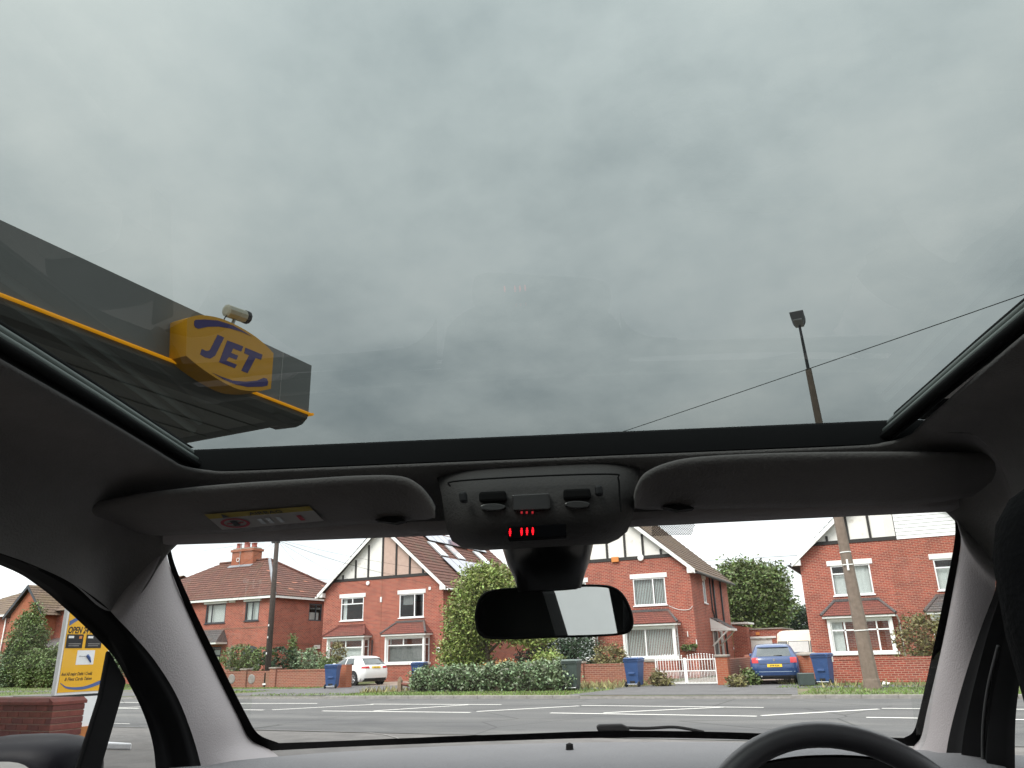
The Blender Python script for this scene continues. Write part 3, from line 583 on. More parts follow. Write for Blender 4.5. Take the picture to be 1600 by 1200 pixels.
drainpipe(H1, [(.12, -.08, 5.2), (.06, -.06, 4.9), (.06, -.06, .1)], WHITE, .05)
# chimney
cxm = -7.0
ch = MB(); ch.box(cxm - 1.05, cxm + 1.05, ry - .45, ry + .45, 7.5, 9.15); co = ch.build('chimney', BRICKO, H1)
MB().box(cxm - 1.14, cxm + 1.14, ry - .54, ry + .54, 9.15, 9.32).build('corbel', BRICKO, co); MB().box(cxm - 1.02, cxm + 1.02, ry - .42, ry + .42, 9.32, 9.42).build('mortar_cap', CONC, co)
POT = mat('terracotta', (0.30, 0.07, 0.05), .7, .15)
for i, (dxp, hgt) in enumerate(((-.7, .38), (-.25, .95), (.15, .38), (.5, .32), (.82, .32))):
    fixn(MB().lathe([(.19, 0), (.21, .06), (.18, .1), (.17, hgt - .06), (.21, hgt - .04), (.21, hgt), (.1, hgt)], (cxm + dxp, ry - .15 + .3 * (i % 2), 9.42), 'z', 10).build('chimney_pot', POT, co, smooth=True))
MB().prism([(cxm - 1.15, ry - .72, 7.95), (cxm + 1.15, ry - .72, 7.95), (cxm + 1.15, ry - .46, 8.13), (cxm - 1.15, ry - .46, 8.13)], (0, -.03, .05)).build('flashing', LEAD, H1)
MB().tube([(cxm - .2, ry - .5, 8.1), (cxm - .2, ry - .5, 10.2)], .02, 5).build('aerial_mast', STEEL, H1); MB().lathe([(.12, -.01), (.16, -.01), (.16, .01), (.12, .01), (.12, -.01)], (cxm - .35, ry - .52, 8.55), 'y', 12).build('aerial_loop', CANDW, H1)
MB().tube([(cxm + .6, ry, 9.4), (cxm + .6, ry, 10.0)], .012, 5).build('aerial_mast', STEEL, H1)
# porch roof, door, arched doorway
r = MB(); slope(r, (-6.4, -1.0, 2.62), (-3.7, -1.0, 2.62), (-4.1, -.02, 3.42), (-6.4, -.02, 3.42), 6, .02); slope(r, (-3.7, -1.0, 2.62), (-3.7, 0, 2.62), (-4.1, -.01, 3.42), (-4.1, -.02, 3.42), 6, .02); r.build('porch_roof', TILE_GREY, H1)
MB().box(-6.4, -3.72, -.98, 0, 2.5, 2.61).build('porch_board', WHITE, H1)
window(H1, MU((-5.6, 0, .15)), 1.4, 2.2, [(0, .5, .75, 1), (.5, 1, .75, 1), (0, .5, 0, .75), (.5, 1, 0, .75)], DKFRAME, .09, [(.1, .9, .05, .9, 'net')])
ar = MB(); pts = [(-.75, .02, 1.53)] + [(-1.6 + .85 * math.cos(a), .02, 1.53 + .75 * math.sin(a)) for a in [math.pi * i / 14 for i in range(15)]]
ar2 = MB(); arc = [Vector((-1.6 + .85 * math.cos(math.pi * i / 16), 0, 1.545 + .8 * math.sin(math.pi * i / 16))) for i in range(17)]
ar2.add([(p.x, -.015, p.z) for p in arc], [tuple(range(17))]); ar2.build('arch_head', DKFRAME, H1)
rr = MB(); o1 = [Vector((-1.6 + .97 * math.cos(math.pi * i / 16), -.03, 1.545 + .93 * math.sin(math.pi * i / 16))) for i in range(17)]; rr.grid([o1, [Vector((p.x, -.03, p.z)) for p in arc]]); rr.build('arch_bricks', BRICKO, H1, solid=.03)
window(H1, MU((-2.45, 0, .12)), 1.7, 1.43, [(0, .5, 0, 1), (.5, 1, 0, 1)], DKFRAME, .08, [(.55, .95, .05, .95, 'grey')])
for x in (-2.8, -.35): fixn(MB().lathe([(.02, 0), (.09, .03), (.1, .16), (.03, .24)], (x, -.12, 1.75), 'z', 8).build('wall_lantern', PIPE_B, H1))
MB().box(-3.9, -3.3, -.05, 0, 5.12, 5.32).build('alarm_box', CANDW, H1, bevel=.02); MB().box(.001, .06, 4.2, 4.8, 2.08, 2.33).build('gas_meter_box', CANDW, H1); MB().box(.001, .05, 4.4, 4.5, 1.85, 1.95).build('vent', CANDW, H1)

# ---- far house behind the fuel sign
H5 = thing('house', 'modern brick house with steep dark edged front gable beyond tall conifers', 'house', (-54.8 * S, FY + .5, 0))
gx, ga, gzp = 0.0, 2.05 * S, 6.62 * S
mb = MB(); wall_holes(mb, MU((0, 0, 0)), -14, 9, .05, 4.9 * S, [])
mb.quad((9, 0, .05), (9, 8, .05), (9, 8, 5.4), (9, 0, 5.4)); mb.build('wall', BRICK, H5)
mb = MB(); wall_holes(mb, MU((0, -1.2, 0)), -1.9, 1.9, .05, 4.75 * S, [(.95, 1.6, 3.5, 5.0)]); mb.add([(-1.9, -1.2, 4.75 * S), (1.9, -1.2, 4.75 * S), (0, -1.2, gzp - .15)], [(0, 1, 2)]); mb.quad((1.9, -1.2, .05), (1.9, 0, .05), (1.9, 0, 5.3), (1.9, -1.2, 5.3)); mb.build('gable_wall', BRICKO, H5)
MB().box(-1.92, 1.92, -1.215, -1.2, 3.3, 3.5).build('brick_band', mat('buff_brick', (.42, .27, .14), .9, .1), H5); MB().box(-14, -1.95, -.015, 0, 3.3, 3.5).build('brick_band', MATS['buff_brick'], H5)
window(H5, MU((.95, -1.2, 3.5)), .65, 1.5, [(0, 1, 0, .5), (0, 1, .5, 1)], UPVC, .06, [(.05, .95, .3, .98, 'net')])
for s_ in (-1, 1):
    MB().prism([(0, -1.5, gzp + .12), (s_ * 2.4, -1.5, 4.62 * S), (s_ * 2.4, -1.5, 4.40 * S), (0, -1.5, gzp - .16)], (0, .06, 0)).build('bargeboard', DKFRAME, H5)
    r = MB(); a_, b_, c_, d_ = (s_ * 2.45, -1.5, 4.6 * S), (s_ * 2.45, 3.5, 4.6 * S), (0, 3.5, gzp + .1), (0, -1.5, gzp + .1)
    slope(r, a_, b_, c_, d_, 12); r.build('gable_roof', TILE2, H5)
r = MB(); slope(r, (-14, -.4, 4.9 * S), (9.4, -.4, 4.9 * S), (9.4, 5, 7.25 * S), (-9, 5, 7.25 * S), 12); r.build('roof', TILE2, H5)
r = MB(); slope(r, (9.4, 10.4, 4.9 * S), (-14, 10.4, 4.9 * S), (-9, 5, 7.25 * S), (9.4, 5, 7.25 * S), 6); slope(r, (-14, 10.4, 4.9 * S), (-14, -.4, 4.9 * S), (-9, 5, 7.25 * S), (-9, 5.01, 7.25 * S), 6); r.build('roof', TILE2, H5)
MB().box(-14, -2.3, -.45, -.38, 4.75 * S, 4.9 * S).build('fascia_board', WHITE, H5); drainpipe(H5, [(-4.2, -.1, 5.2), (-4.2, -.1, .2)], WHITE, .05)
r = MB(); slope(r, (2.0, -2.0, 2.5), (6, -2.0, 2.5), (6, 0, 3.4), (2.0, 0, 3.4), 6, .02); r.build('porch_roof', TILE_GREY, H5)
MB().tube([(-3.3, 4.8, 7.9), (-3.3, 4.8, 9.1)], .02, 4).build('aerial_mast', STEEL, H5); MB().tube([(-3.6, 4.8, 9.0), (-3.0, 4.8, 9.1)], .015, 4).build('aerial', STEEL, H5)
# ================================================================ GARDEN WALLS, GATE
def garden_wall(label, x0, x1, Y, h, m, piers=(), ph=None, th=.22, cap=None, coping=True):
    o = thing('garden_wall', label, 'wall', ((x0 + x1) / 2, Y, .1)); c = (x0 + x1) / 2
    MB().box(x0 - c, x1 - c, 0, th, -.05, h - (.08 if coping else 0)).build('brickwork', m, o)
    if coping:
        # soldier course of upright bricks along the top
        MB().box(x0 - c - .02, x1 - c + .02, -.015, th + .015, h - .08, h).build('coping', m, o)
    for x in piers:
        p = MB().box(x - c - .2, x - c + .2, -.08, th + .08, -.05, (ph or h + .08)).build('pier', m, o); MB().box(x - c - .24, x - c + .24, -.12, th + .12, (ph or h + .08), (ph or h + .08) + .07).build('cap', cap or CONC, p, bevel=.015)
    return o
WY = 29.4 * S
xl = lambda u, v, Y: py(u, v, Y).x
gw1 = garden_wall('low red brick garden wall with round pierced blocks in front of the hipped house', xl(330, 1055, WY), xl(424, 1055, WY), WY, .80, BRICK2, (xl(382, 1050, WY),), .86)
for u in (362, 393):
    c = py(u, 1061, WY); q = c - gw1.location; fixn(MB().lathe([(.02, -.03), (.2, -.03), (.24, -.015), (.24, 0.02)], (q.x, 0, q.z), 'y', 16).build('pierced_block', KERB, gw1))
gw2 = garden_wall('weathered brown brick garden wall between telegraph pole and blue bin', xl(425.5, 1055, WY), xl(527, 1055, WY), WY, .84, BRICK2, (xl(427.5, 1050, WY),), .9)
pe = thing('gate_pier', 'square red brick gate pier between blue wheelie bin and white car', 'pier', (xl(534, 1060, 28.6 * S), 28.6 * S, .1)); MB().box(-.24, .24, 0, .45, -.05, 1.02).build('brickwork', BRICKO, pe)
gw3 = garden_wall('red brick garden wall behind the green and blue bins beside white gate', xl(900, 1050, WY), xl(1019, 1050, WY), WY, .82, BRICK2, (xl(905, 1040, WY), xl(1016, 1040, WY)), .86)
GYY = 28.4 * S
gp = thing('gate_pier', 'orange brick gate pier with stone cap at right end of white gate', 'pier', (xl(1130, 1055, GYY), GYY, .1)); MB().box(-.22, .22, -.05, .4, -.05, 1.0).build('brickwork', BRICKO, gp); MB().box(-.26, .26, -.1, .45, 1.0, 1.08).build('cap', CONC, gp, bevel=.02)
sx = xl(1130, 1055, GYY) + .1
sw = thing('garden_wall', 'brick wall running back along the driveway beside blue hatchback', 'wall', (sx, GYY + .45, .1)); MB().box(-.1, .12, 0, 7.2, -.05, .92).build('brickwork', BRICK2, sw); MB().box(-.13, .15, 4.6, 5.0, -.05, 1.02).build('pier', BRICK2, sw)
RY = 29.3 * S
gw4 = garden_wall('red brick front garden wall behind the concrete lamp post', xl(1270, 1050, RY), 6.0, RY, .86, BRICK, (), None)
gp2 = thing('gate_pier', 'brick gate pier with rounded stone cap between blue hatchback and leaning blue bin', 'pier', (xl(1262, 1050, RY - .45), RY - .45, .1)); MB().box(-.30, .30, 0, .5, -.05, .98).build('brickwork', BRICKO, gp2)
fixn(MB().lathe([(.42, 0), (.42, .04), (.3, .10), (.01, .13)], (0, .25, .98), 'z', 4).build('cap', CONC, gp2)).rotation_euler = (0, 0, 0)
# white double gate
ga_, gb_ = py(1024, 1050, GYY), py(1121, 1050, GYY)
gt = thing('gate', 'white metal double driveway gate with round finials on its bars', 'gate', (ga_.x, GYY, .1)); gw = gb_.x - ga_.x
GW = mat('gate_white', (.80, .80, .78), .4, .04)
half = gw / 2; ball = None
for k in range(2):
    x0 = k * half + .02; x1 = (k + 1) * half - .02; f = MB()
    for x in (x0, x1 - .045): f.box(x, x + .045, -.02, .02, .06, .98)
    for z in (.08, .52, .93): f.box(x0, x1, -.018, .018, z - .018, z + .018)
    f.build('gate_frame', GW, gt)
    n_ = 10
    for i in range(n_):
        x = x0 + .045 + (i + .5) * (x1 - x0 - .09) / n_
        tp = 1.05 + .06 * math.sin(math.pi * ((i + .5) / n_)) if True else 1
        b = MB(); b.tube([(x, 0, .09), (x, 0, tp)], .011, 6); b.lathe([(.001, -.025), (.022, -.012), (.025, 0), (.022, .012), (.001, .025)], (x, 0, tp + .02), 'z', 8); b.build('bar', GW, gt, smooth=True)
        MB().tube([(x + (x1 - x0 - .09) / n_ / 2, 0, .09), (x + (x1 - x0 - .09) / n_ / 2, 0, .52)], .010, 6).build('bar', GW, gt, smooth=True)
MB().tube([(half, 0, 1.0), (half, 0, .5), (half, 0, .08)], .03, 6).build('latch_post', GW, gt)
# broken wooden rail by the hedge
wf = gz(618, 1081); tm_ = mat('weathered_wood', (.22, .16, .11), .9, .3, 12, .5, 40)
fp_ = thing('fence_post', 'short weathered wooden post and fallen rail beside the ivy hedge', 'fence', (wf.x, wf.y + .3, .1)); MB().prism([(-.09, -.06, -.05), (.09, -.06, -.05), (.08, -.06, .42), (.0, -.06, .55), (-.07, -.06, .45)], (0, .13, 0)).build('post', tm_, fp_); MB().tube([(.1, 0, .28), (.7, .02, .20), (1.15, .03, .14)], .07, 6).build('rail', mat('red_wood', (.16, .06, .045), .9, .3, 12), fp_)

# ================================================================ BINS
def wheelie_bin(label, pos, rz, m, lidm, group='wheelie bins'):
    o = thing('wheelie_bin', label, 'bin', pos, rz, None); b = MB()
    def ring(z, w_, y0, y1): return [Vector(p) for p in ((-w_, y0, z), (w_, y0, z), (w_, y1, z), (-w_, y1, z))]
    b.grid([ring(.06, .225, -.22, .20), ring(.10, .235, -.25, .23), ring(.90, .285, -.33, .30), ring(.905, .305, -.35, .32), ring(.98, .305, -.35, .32)], True); b.add(ring(.06, .225, -.22, .20), [(3, 2, 1, 0)])
    bo = b.build('body', m, o, bevel=.015)
    l = MB(); l.grid([ring(.985, .315, -.30, .34), ring(1.02, .318, -.31, .345), ring(1.06, .27, -.25, .28)], True); l.add(ring(1.06, .27, -.25, .28), [(0, 1, 2, 3)])
    li = l.build('lid', lidm, o, bevel=.012); MB().tube([(-.25, -.36, 1.0), (-.25, -.42, 1.02), (.25, -.42, 1.02), (.25, -.36, 1.0)], .02, 6).build('handle', lidm, li)
    for s_ in (-1, 1): fixn(MB().lathe([(.02, -.025), (.10, -.025), (.10, .025), (.02, .025)], (s_ * .255, -.26, .10), 'x', 16).build('wheel', RUBBER, o))
    MB().tube([(-.25, -.26, .10), (.25, -.26, .10)], .015, 6).build('axle', STEEL, o); MB().box(-.10, .10, -.275, -.25, .14, .22).build('recess', BLACKP, o); MB().box(-.13, .13, -.335, -.31, .45, .53).build('grip', m, o, bevel=.02)
    return o
def bpos(u, v, dyy=.22): p = gz(u, v); return (p.x, p.y + dyy, .1)
wheelie_bin('blue wheelie bin in front of the brown brick garden wall and gate pier', bpos(514, 1076), .35, BIN_B, BIN_B)
wheelie_bin('blue wheelie bin standing against the wall left of the white gate', (py(993, 1071, 27.6 * S).x, 27.6 * S, .1), -.1, BIN_B, BIN_B)
wheelie_bin('dark green wheelie bin at the end of the ivy hedge', (py(895, 1082, 25.2 * S).x, 25.2 * S, .1), .1, BIN_G, mat('grey_green_lid', (.10, .13, .12), .5, .1))
rb_ = wheelie_bin('blue wheelie bin with white sticker leaning by the gate pier and blue hatchback', (py(1290, 1067, 28.2 * S).x, 28.2 * S, .1), -.22, BIN_B, BIN_B); MB().box(.295, .31, .12, .26, .75, .93).build('sticker', CANDW, rb_)
wheelie_bin('blue wheelie bin half hidden behind the ivy hedge', (py(655, 1060, 29.5 * S).x, 29.5 * S, .1), .2, BIN_B, BIN_B)
wheelie_bin('dark green wheelie bin by the wooden fence below the conifers', (py(5, 1071, 33 * S).x, 33 * S, .1), .1, BIN_G, BIN_G)
rc = gz(1261, 1072); cb_ = thing('recycling_box', 'dark green open recycling box lying on its side in grass by gate pier', 'box', (rc.x, rc.y + .1, .1), .2)
b = MB(); q = [[Vector((x * s_, -.22 + t * .36, .22 + (z - .22) * s_)) for x, z in ((-.28, 0.02), (.28, 0.02), (.28, .42), (-.28, .42))] for s_, t in ((.88, 0), (1, 1))]
b.grid(q, True); b.add(q[0], [(0, 1, 2, 3)]); b.build('box', BIN_G, cb_, solid=.012)

# ================================================================ VEHICLES
def itp(xs, ys, x):
    if x <= xs[0]: return ys[0]
    for a, b, c, d in zip(xs, xs[1:], ys, ys[1:]):
        if x <= b: return c + (d - c) * (x - a) / (b - a)
    return ys[-1]
GLASSD = mat('car_glass', (.035, .045, .045), .05, .1, spec=.8, coat=.8); REDL = mat('tail_red', (.50, .02, .025), .2, .1, coat=.5); PLATE = mat('plate_yellow', (.80, .52, .03), .5, .05); INK = mat('ink_black', (.012, .012, .014), .6, .1)
CHROME = mat('chrome', (.7, .7, .72), .15, .03, metal=1.0)
def hatch(label, loc, rz, paint, plate=None, L_=4.1, W=1.74, Hh=1.42, style=0):
    o = thing('car', label, 'car', loc, rz); k = W / 1.74; kz = Hh / 1.42
    Z = [.18, .25, .40, .55, .75, .88, .94, 1.05, 1.20, 1.31, 1.37, 1.405, 1.42]; YR = [.14, .06, .02, 0, .03, .06, .10, .20, .36, .48, .60, .85, 1.3]
    YF = [.18, .06, 0, .02, .09, .45, 1.05, 1.25, 1.55, 1.80, 2.05, 2.35, 2.6]; HW = [.80, .845, .865, .87, .868, .85, .83, .785, .715, .655, .60, .48, .25]
    yr = lambda z: itp(Z, YR, z); yf = lambda z: L_ - itp(Z, YF, z); hw = lambda z: itp(Z, HW, z) * k
    rad = .30
    def ry_(x, z):
        w_ = hw(z); r = min(rad, w_ * .6); a = w_ - r; x = max(-w_, min(w_, x)); y = yr(z) + .05 * (x / w_) ** 2
        if abs(x) > a: y += r - math.sqrt(max(0, r * r - (abs(x) - a) ** 2))
        return y
    def sx_(y, z):
        w_ = hw(z); r = min(rad, w_ * .6); y0, y1 = yr(z) + .05, yf(z)
        t = (y - (y0 + y1) / 2) / max(.05, (y1 - y0) / 2); x = w_ - .025 * t * t
        if y < y0 + r: x = w_ - r + math.sqrt(max(0, r * r - (y0 + r - y) ** 2)) - .0
        rf = .5
        if y > y1 - rf: x -= (rf - math.sqrt(max(0, rf * rf - (y - y1 + rf) ** 2))) * .6
        return x
    zz = []
    for a, b in zip(Z, Z[1:]): zz += [a, (a + b) / 2]
    zz.append(Z[-1]); rows = []
    for z in zz:
        w_ = hw(z); r = min(rad, w_ * .6); a = w_ - r; ring = []
        for i in range(9): x = -a + 2 * a * i / 8; ring.append((x, ry_(x, z)))
        for i in range(1, 7): x = a + r * math.sin(math.pi / 2 * i / 7); ring.append((x, ry_(x, z)))
        y0, y1 = yr(z) + .05 + r, yf(z)
        ys = [y0 + (y1 - y0) * (i / 15) for i in range(16)]; ring += [(sx_(y, z), y) for y in ys]
        xe = sx_(y1, z); ring += [(xe * (1 - 2 * i / 8), y1 + .10 * (1 - (1 - 2 * i / 8) ** 2)) for i in range(1, 8)]
        ring += [(-sx_(y, z), y) for y in ys[::-1]]
        for i in range(6, 0, -1): x = -(a + r * math.sin(math.pi / 2 * i / 7)); ring.append((x, ry_(x, z)))
        rows.append([Vector((x, y, z * kz)) for x, y in ring])
    b = MB(); b.grid(rows, True); b.add(rows[-1], [tuple(range(len(rows[-1])))]); fixn(b.build('body', paint, o, smooth=True))
    def rpatch(nm, xa, xb, z0, z1, m, off=.008, tx=0.0, n=10):
        p = MB(); rr = []
        for j in range(7):
            t = j / 6; z = z0 + (z1 - z0) * t; sh = tx * t; cxx = (xa + xb) / 2; f = 1 - sh
            rr.append([Vector((cxx + (xa - cxx + (xb - xa) * i / n) * f, ry_(cxx + (xa - cxx + (xb - xa) * i / n) * f, z) - off, z * kz)) for i in range(n + 1)])
        p.grid(rr); return p.build(nm, m, o, smooth=True)
    def spatch(nm, s_, ya, yb, z0, z1, m, off=.006, ya2=None, yb2=None, n=10):
        p = MB(); rr = []; ya2 = ya if ya2 is None else ya2; yb2 = yb if yb2 is None else yb2
        for j in range(7):
            t = j / 6; z = z0 + (z1 - z0) * t; a, c = ya + (ya2 - ya) * t, yb + (yb2 - yb) * t
            rr.append([Vector((s_ * (sx_(a + (c - a) * i / n, z) + off), a + (c - a) * i / n, z * kz)) for i in range(n + 1)])
        p.grid(rr); return p.build(nm, m, o, smooth=True)
    rpatch('rear_window', -.62, .62, .97, 1.27, GLASSD, .008, .12)
    rpatch('bumper', -.80, .80, .20, .34, BLACKP, .012) if style == 0 else rpatch('bumper', -.78, .78, .30, .55, paint, .02)
    rpatch('shaded_valance', -.7, .7, .185, .31 if style else .27, BLACKP, .026 if style else .016)  # black valance, taken higher under body-coloured bumpers as painted-in shade
    for s_ in (-1, 1):
        if style == 0: rpatch('tail_light', s_ * .40, s_ * .80, .80, .90, REDL, .010, .1)
        else: rpatch('tail_light', s_ * .56, s_ * .80, .74, .93, REDL, .010, .05)
        spatch('side_window', s_, 1.62, 2.55, .97, 1.30, GLASSD, ya2=1.60, yb2=2.05); spatch('side_window', s_, .85, 1.54, .97, 1.30, GLASSD, ya2=.98, yb2=1.54)
        spatch('sill', s_, .95, L_ - 1.0, .19, .27, BLACKP, .01)
        MB().box(s_ * .86 - .07, s_ * .86 + .07, 2.42, 2.55, .95 * kz, 1.07 * kz).build('door_mirror', paint, o, bevel=.03)
        for yw in (.80, L_ - .82):
            fixn(MB().lathe([(.01, -.02), (.375, -.02), (.375, .01), (.01, .01)], (s_ * (sx_(yw, .35) - .004), yw, .33), 'x', 24).build('wheel_arch', BLACKP, o))
            wh = fixn(MB().lathe([(.2, -.10), (.30, -.10), (.315, -.06), (.315, .06), (.30, .10), (.2, .10)], (s_ * (sx_(yw, .35) - .075), yw, .315), 'x', 24).build('wheel', RUBBER, o, smooth=True))
            rim = MB(); cx_ = s_ * (sx_(yw, .35) + .012)
            rim.lathe([(.17, -.03), (.205, -.03), (.205, .03), (.17, .03), (.17, -.03)], (cx_ - s_ * .02, yw, .315), 'x', 20)
            for q in range(7):
                a = q * 2 * math.pi / 7; rim.tube([(cx_, yw, .315), (cx_, yw + .185 * math.cos(a), .315 + .185 * math.sin(a))], .022, 5)
            rim.build('rim', ALLOY, wh)
    rpatch('roof_spoiler', -.58, .58, 1.29, 1.33, paint, .06)
    if plate:
        if style == 0: pz = (.80, .895)
        else: pz = (.60, .70)
        pl = rpatch('number_plate', -.26, .26, pz[0], pz[1], PLATE, .022)
        yy = ry_(0, (pz[0] + pz[1]) / 2) - .026
        text_mesh('plate_lettering', plate, .075, Matrix.Translation((0, yy, pz[0] * kz + .022)) @ Matrix.Rotation(R_(90), 4, 'X'), INK, pl, .002, 0, .0005, 'CENTER')
    MB().tube([(0, ry_(0, 1.0) - .015, .99 * kz), (.3, ry_(.3, .99) - .02, 1.0 * kz)], .012, 5).build('rear_wiper', BLACKP, o)
    if style == 1:
        fixn(MB().lathe([(.001, -.012), (.04, -.012), (.045, 0)], (0, ry_(0, .84) - .004, .84 * kz), 'y', 14).build('badge', CHROME, o)); rpatch('tailgate_line', -.55, .55, .70, .715, BLACKP, .009)
        rpatch('bumper_crease', -.7, .7, .43, .45, mat('crease_chrome', (.3, .38, .5), .3, .05), .022); MB().tube([(-.5, .0, .28), (-.5, .25, .28)], .03, 8).build('exhaust', STEEL, o)
    return o
WCAR = mat('car_white', (.80, .79, .78), .25, .02, coat=.6); BCAR = mat('car_blue', (.026, .060, .165), .25, .08, 8, coat=.6); RCAR = mat('car_maroon', (.12, .015, .03), .25, .05, coat=.6)
wc = gz(566, 1072)
hatch('white hatchback parked across the paved drive by bay windows', (wc.x + .30, wc.y + .75, .112), R_(72), WCAR, 'YK21 YFA', 3.95, 1.72, 1.41, 0)
bc = py(1213, 1060, 28.3 * S)
hatch('metallic blue hatchback reversed view parked on drive between brick piers', (bc.x, bc.y, .112), R_(8), BCAR, 'ST08 KXX', 4.2, 1.75, 1.42, 1)
mc = py(707, 1060, 31.5 * S)
hatch('maroon car mostly hidden behind the tall yellow green shrub', (mc.x + .3, 31.5 * S, .112), R_(24), RCAR, None, 4.2, 1.75, 1.40, 1)
# caravan
cv0, cv1 = py(1213, 1000, 40 * S).x, py(1213, 1000, 40 * S).x + 2.15
CRM = mat('caravan_cream', (.72, .66, .54), .45, .06, 3); CRT_ = mat('caravan_top', (.74, .64, .50), .5, .06, 3)
cv = thing('caravan', 'cream touring caravan parked between garage and lamp post house', 'caravan', ((cv0 + cv1) / 2, 40 * S, .112)); hwv = (cv1 - cv0) / 2
zt = 2.12; prof = [(.25, .35), (.12, .6), (.0, 1.0), (.06, 1.55), (.28, 1.95), (.55, 2.1), (1.2, zt), (4.2, zt), (4.7, 2.0), (4.9, 1.0), (4.8, .4)]
rows = [[Vector((x, y + abs(x / hwv) ** 6 * .12, z - (abs(x) / hwv) ** 8 * .14 * (1 if z > 1.5 else 0))) for y, z in prof] for x in [(-1 + 2 * i / 16) * hwv for i in range(17)]]
b = MB(); b.grid(rows); b.add(rows[0], [tuple(range(len(prof)))]); b.add(rows[-1], [tuple(range(len(prof)))]); b.build('body', CRM, cv, smooth=False)
for a, c, m in ((-.92, -.55, CURTD), (-.45, .45, CURT), (.55, .92, CURTD)):
    f = MB().prism([(a * hwv - .03, -.03, 1.0), (c * hwv + .03, -.03, 1.0), (c * hwv + .03, .06, 1.57), (a * hwv - .03, .06, 1.57)], (0, .03, 0)).build('window', GLASSD, cv); MB().prism([(a * hwv, -.045, 1.03), (c * hwv, -.045, 1.03), (c * hwv, .035, 1.54), (a * hwv, .035, 1.54)], (0, .005, 0)).build('blind', m, f)
MB().box(-hwv * .9, hwv * .9, -.03, .02, .84, .90).build('trim_strip', BLACKP, cv)
for s_ in (-1, 1): fixn(MB().lathe([(.05, -.08), (.3, -.08), (.3, .08), (.05, .08)], (s_ * (hwv - .1), 2.6, .3), 'x', 18).build('wheel', RUBBER, cv))
MB().tube([(0, .3, .45), (0, -.9, .42)], .05, 6).build('tow_bar', STEEL, cv); MB().tube([(0, -.8, .42), (0, -.8, 0)], .03, 6).build('jockey_leg', STEEL, cv)
# garage
GY = 45 * S; g0, g1 = py(1147, 1000, GY).x, py(1216, 1000, GY).x + .3
gr = thing('garage', 'flat roofed brick garage with white roller door behind blue hatchback', 'garage', ((g0 + g1) / 2, GY, .1)); gh = (g1 - g0) / 2
mb = MB(); wall_holes(mb, MU((0, 0, 0)), -gh, gh, -.05, 2.32, [(-gh + .3, gh - .65, -.04, 1.82)]); mb.quad((-gh, 0, -.05), (-gh, 5, -.05), (-gh, 5, 2.32), (-gh, 0, 2.32)); mb.quad((gh, 0, -.05), (gh, 5, -.05), (gh, 5, 2.32), (gh, 0, 2.32)); mb.build('wall', BRICK, gr)
MB().box(-gh - .05, gh + .05, -.06, 5.1, 2.325, 2.40).build('roof', CONC, gr); MB().box(-gh + .05, gh - .4, -.05, .02, 1.82, 1.93).build('lintel', WHITE, gr); MB().box(-.1, .12, -.06, 0, 2.02, 2.18).build('lamp', ac, gr)
for i in range(18): MB().box(-gh + .31, gh - .66, .05 + .004 * (i % 2), .08, i * .1, i * .1 + .096).build('door_slat', WHITE, gr)

# ================================================================ PLANTS
def plant(name, label, cat, pos, blobs, n, size, m, trunk=None, clump=.25, per=14, part='foliage', elong=1.6, shell=.5, stem=None):
    o = thing(name, label, cat, pos)
    foliage(MB(), blobs, n, size, clump, per, elong, shell).build(part, m, o)
    if trunk:
        for nm, path, r in trunk: MB().tube(path, r, 8).build(nm, BARK, o, smooth=True)
    return o
# large shrub tree in the middle
TY = 30.5 * S; c = py(757, 1000, TY)
tr_ = plant('tree', 'tall yellow green leafy tree behind the ivy hedge', 'tree', (c.x, TY, .1),
      [((-.2, 0, 3.2), (1.55, 1.4, 1.3)), ((.25, -.1, 4.4), (1.35, 1.3, .95)), ((-.9, 0, 2.1), (1.0, 1.1, 1.1)), ((.7, .2, 3.4), (1.25, 1.2, 1.1)), ((-1.25, -.1, 1.2), (.9, .9, 1.0)), ((1.6, .2, 2.4), (1.1, 1.0, .6)), ((2.5, .2, 2.1), (1.0, .8, .45)), ((-.55, .2, .9), (.8, .7, .8))],
      52000, .105, LEAF_Y, [('trunk', [(.2, 0, -.05), (.15, 0, 1.0), (.05, .05, 2.2), (.2, 0, 3.8)], [.16, .13, .1, .04]), ('limb', [(.1, 0, 1.3), (.8, .1, 1.9), (1.9, .2, 2.3)], [.08, .06, .03]), ('limb', [(.12, 0, 1.2), (-.6, 0, 2.2), (-.8, 0, 3.2)], [.08, .06, .03])], .22, 16, 'crown')
c2 = py(880, 1020, 32 * S)
plant('conifer', 'dark dense evergreen bush below the rear view mirror', 'shrub', (c2.x, 32 * S, .1), [((-.4, 0, 1.0), (1.1, .9, 1.2)), ((.9, 0, 1.1), (.9, .9, 1.4)), ((-1.6, .2, .8), (.9, .8, 1.0))], 11000, .085, LEAF_D, [('trunk', [(0, 0, -.05), (0, 0, 1.0)], [.1, .05])], .16, 16)
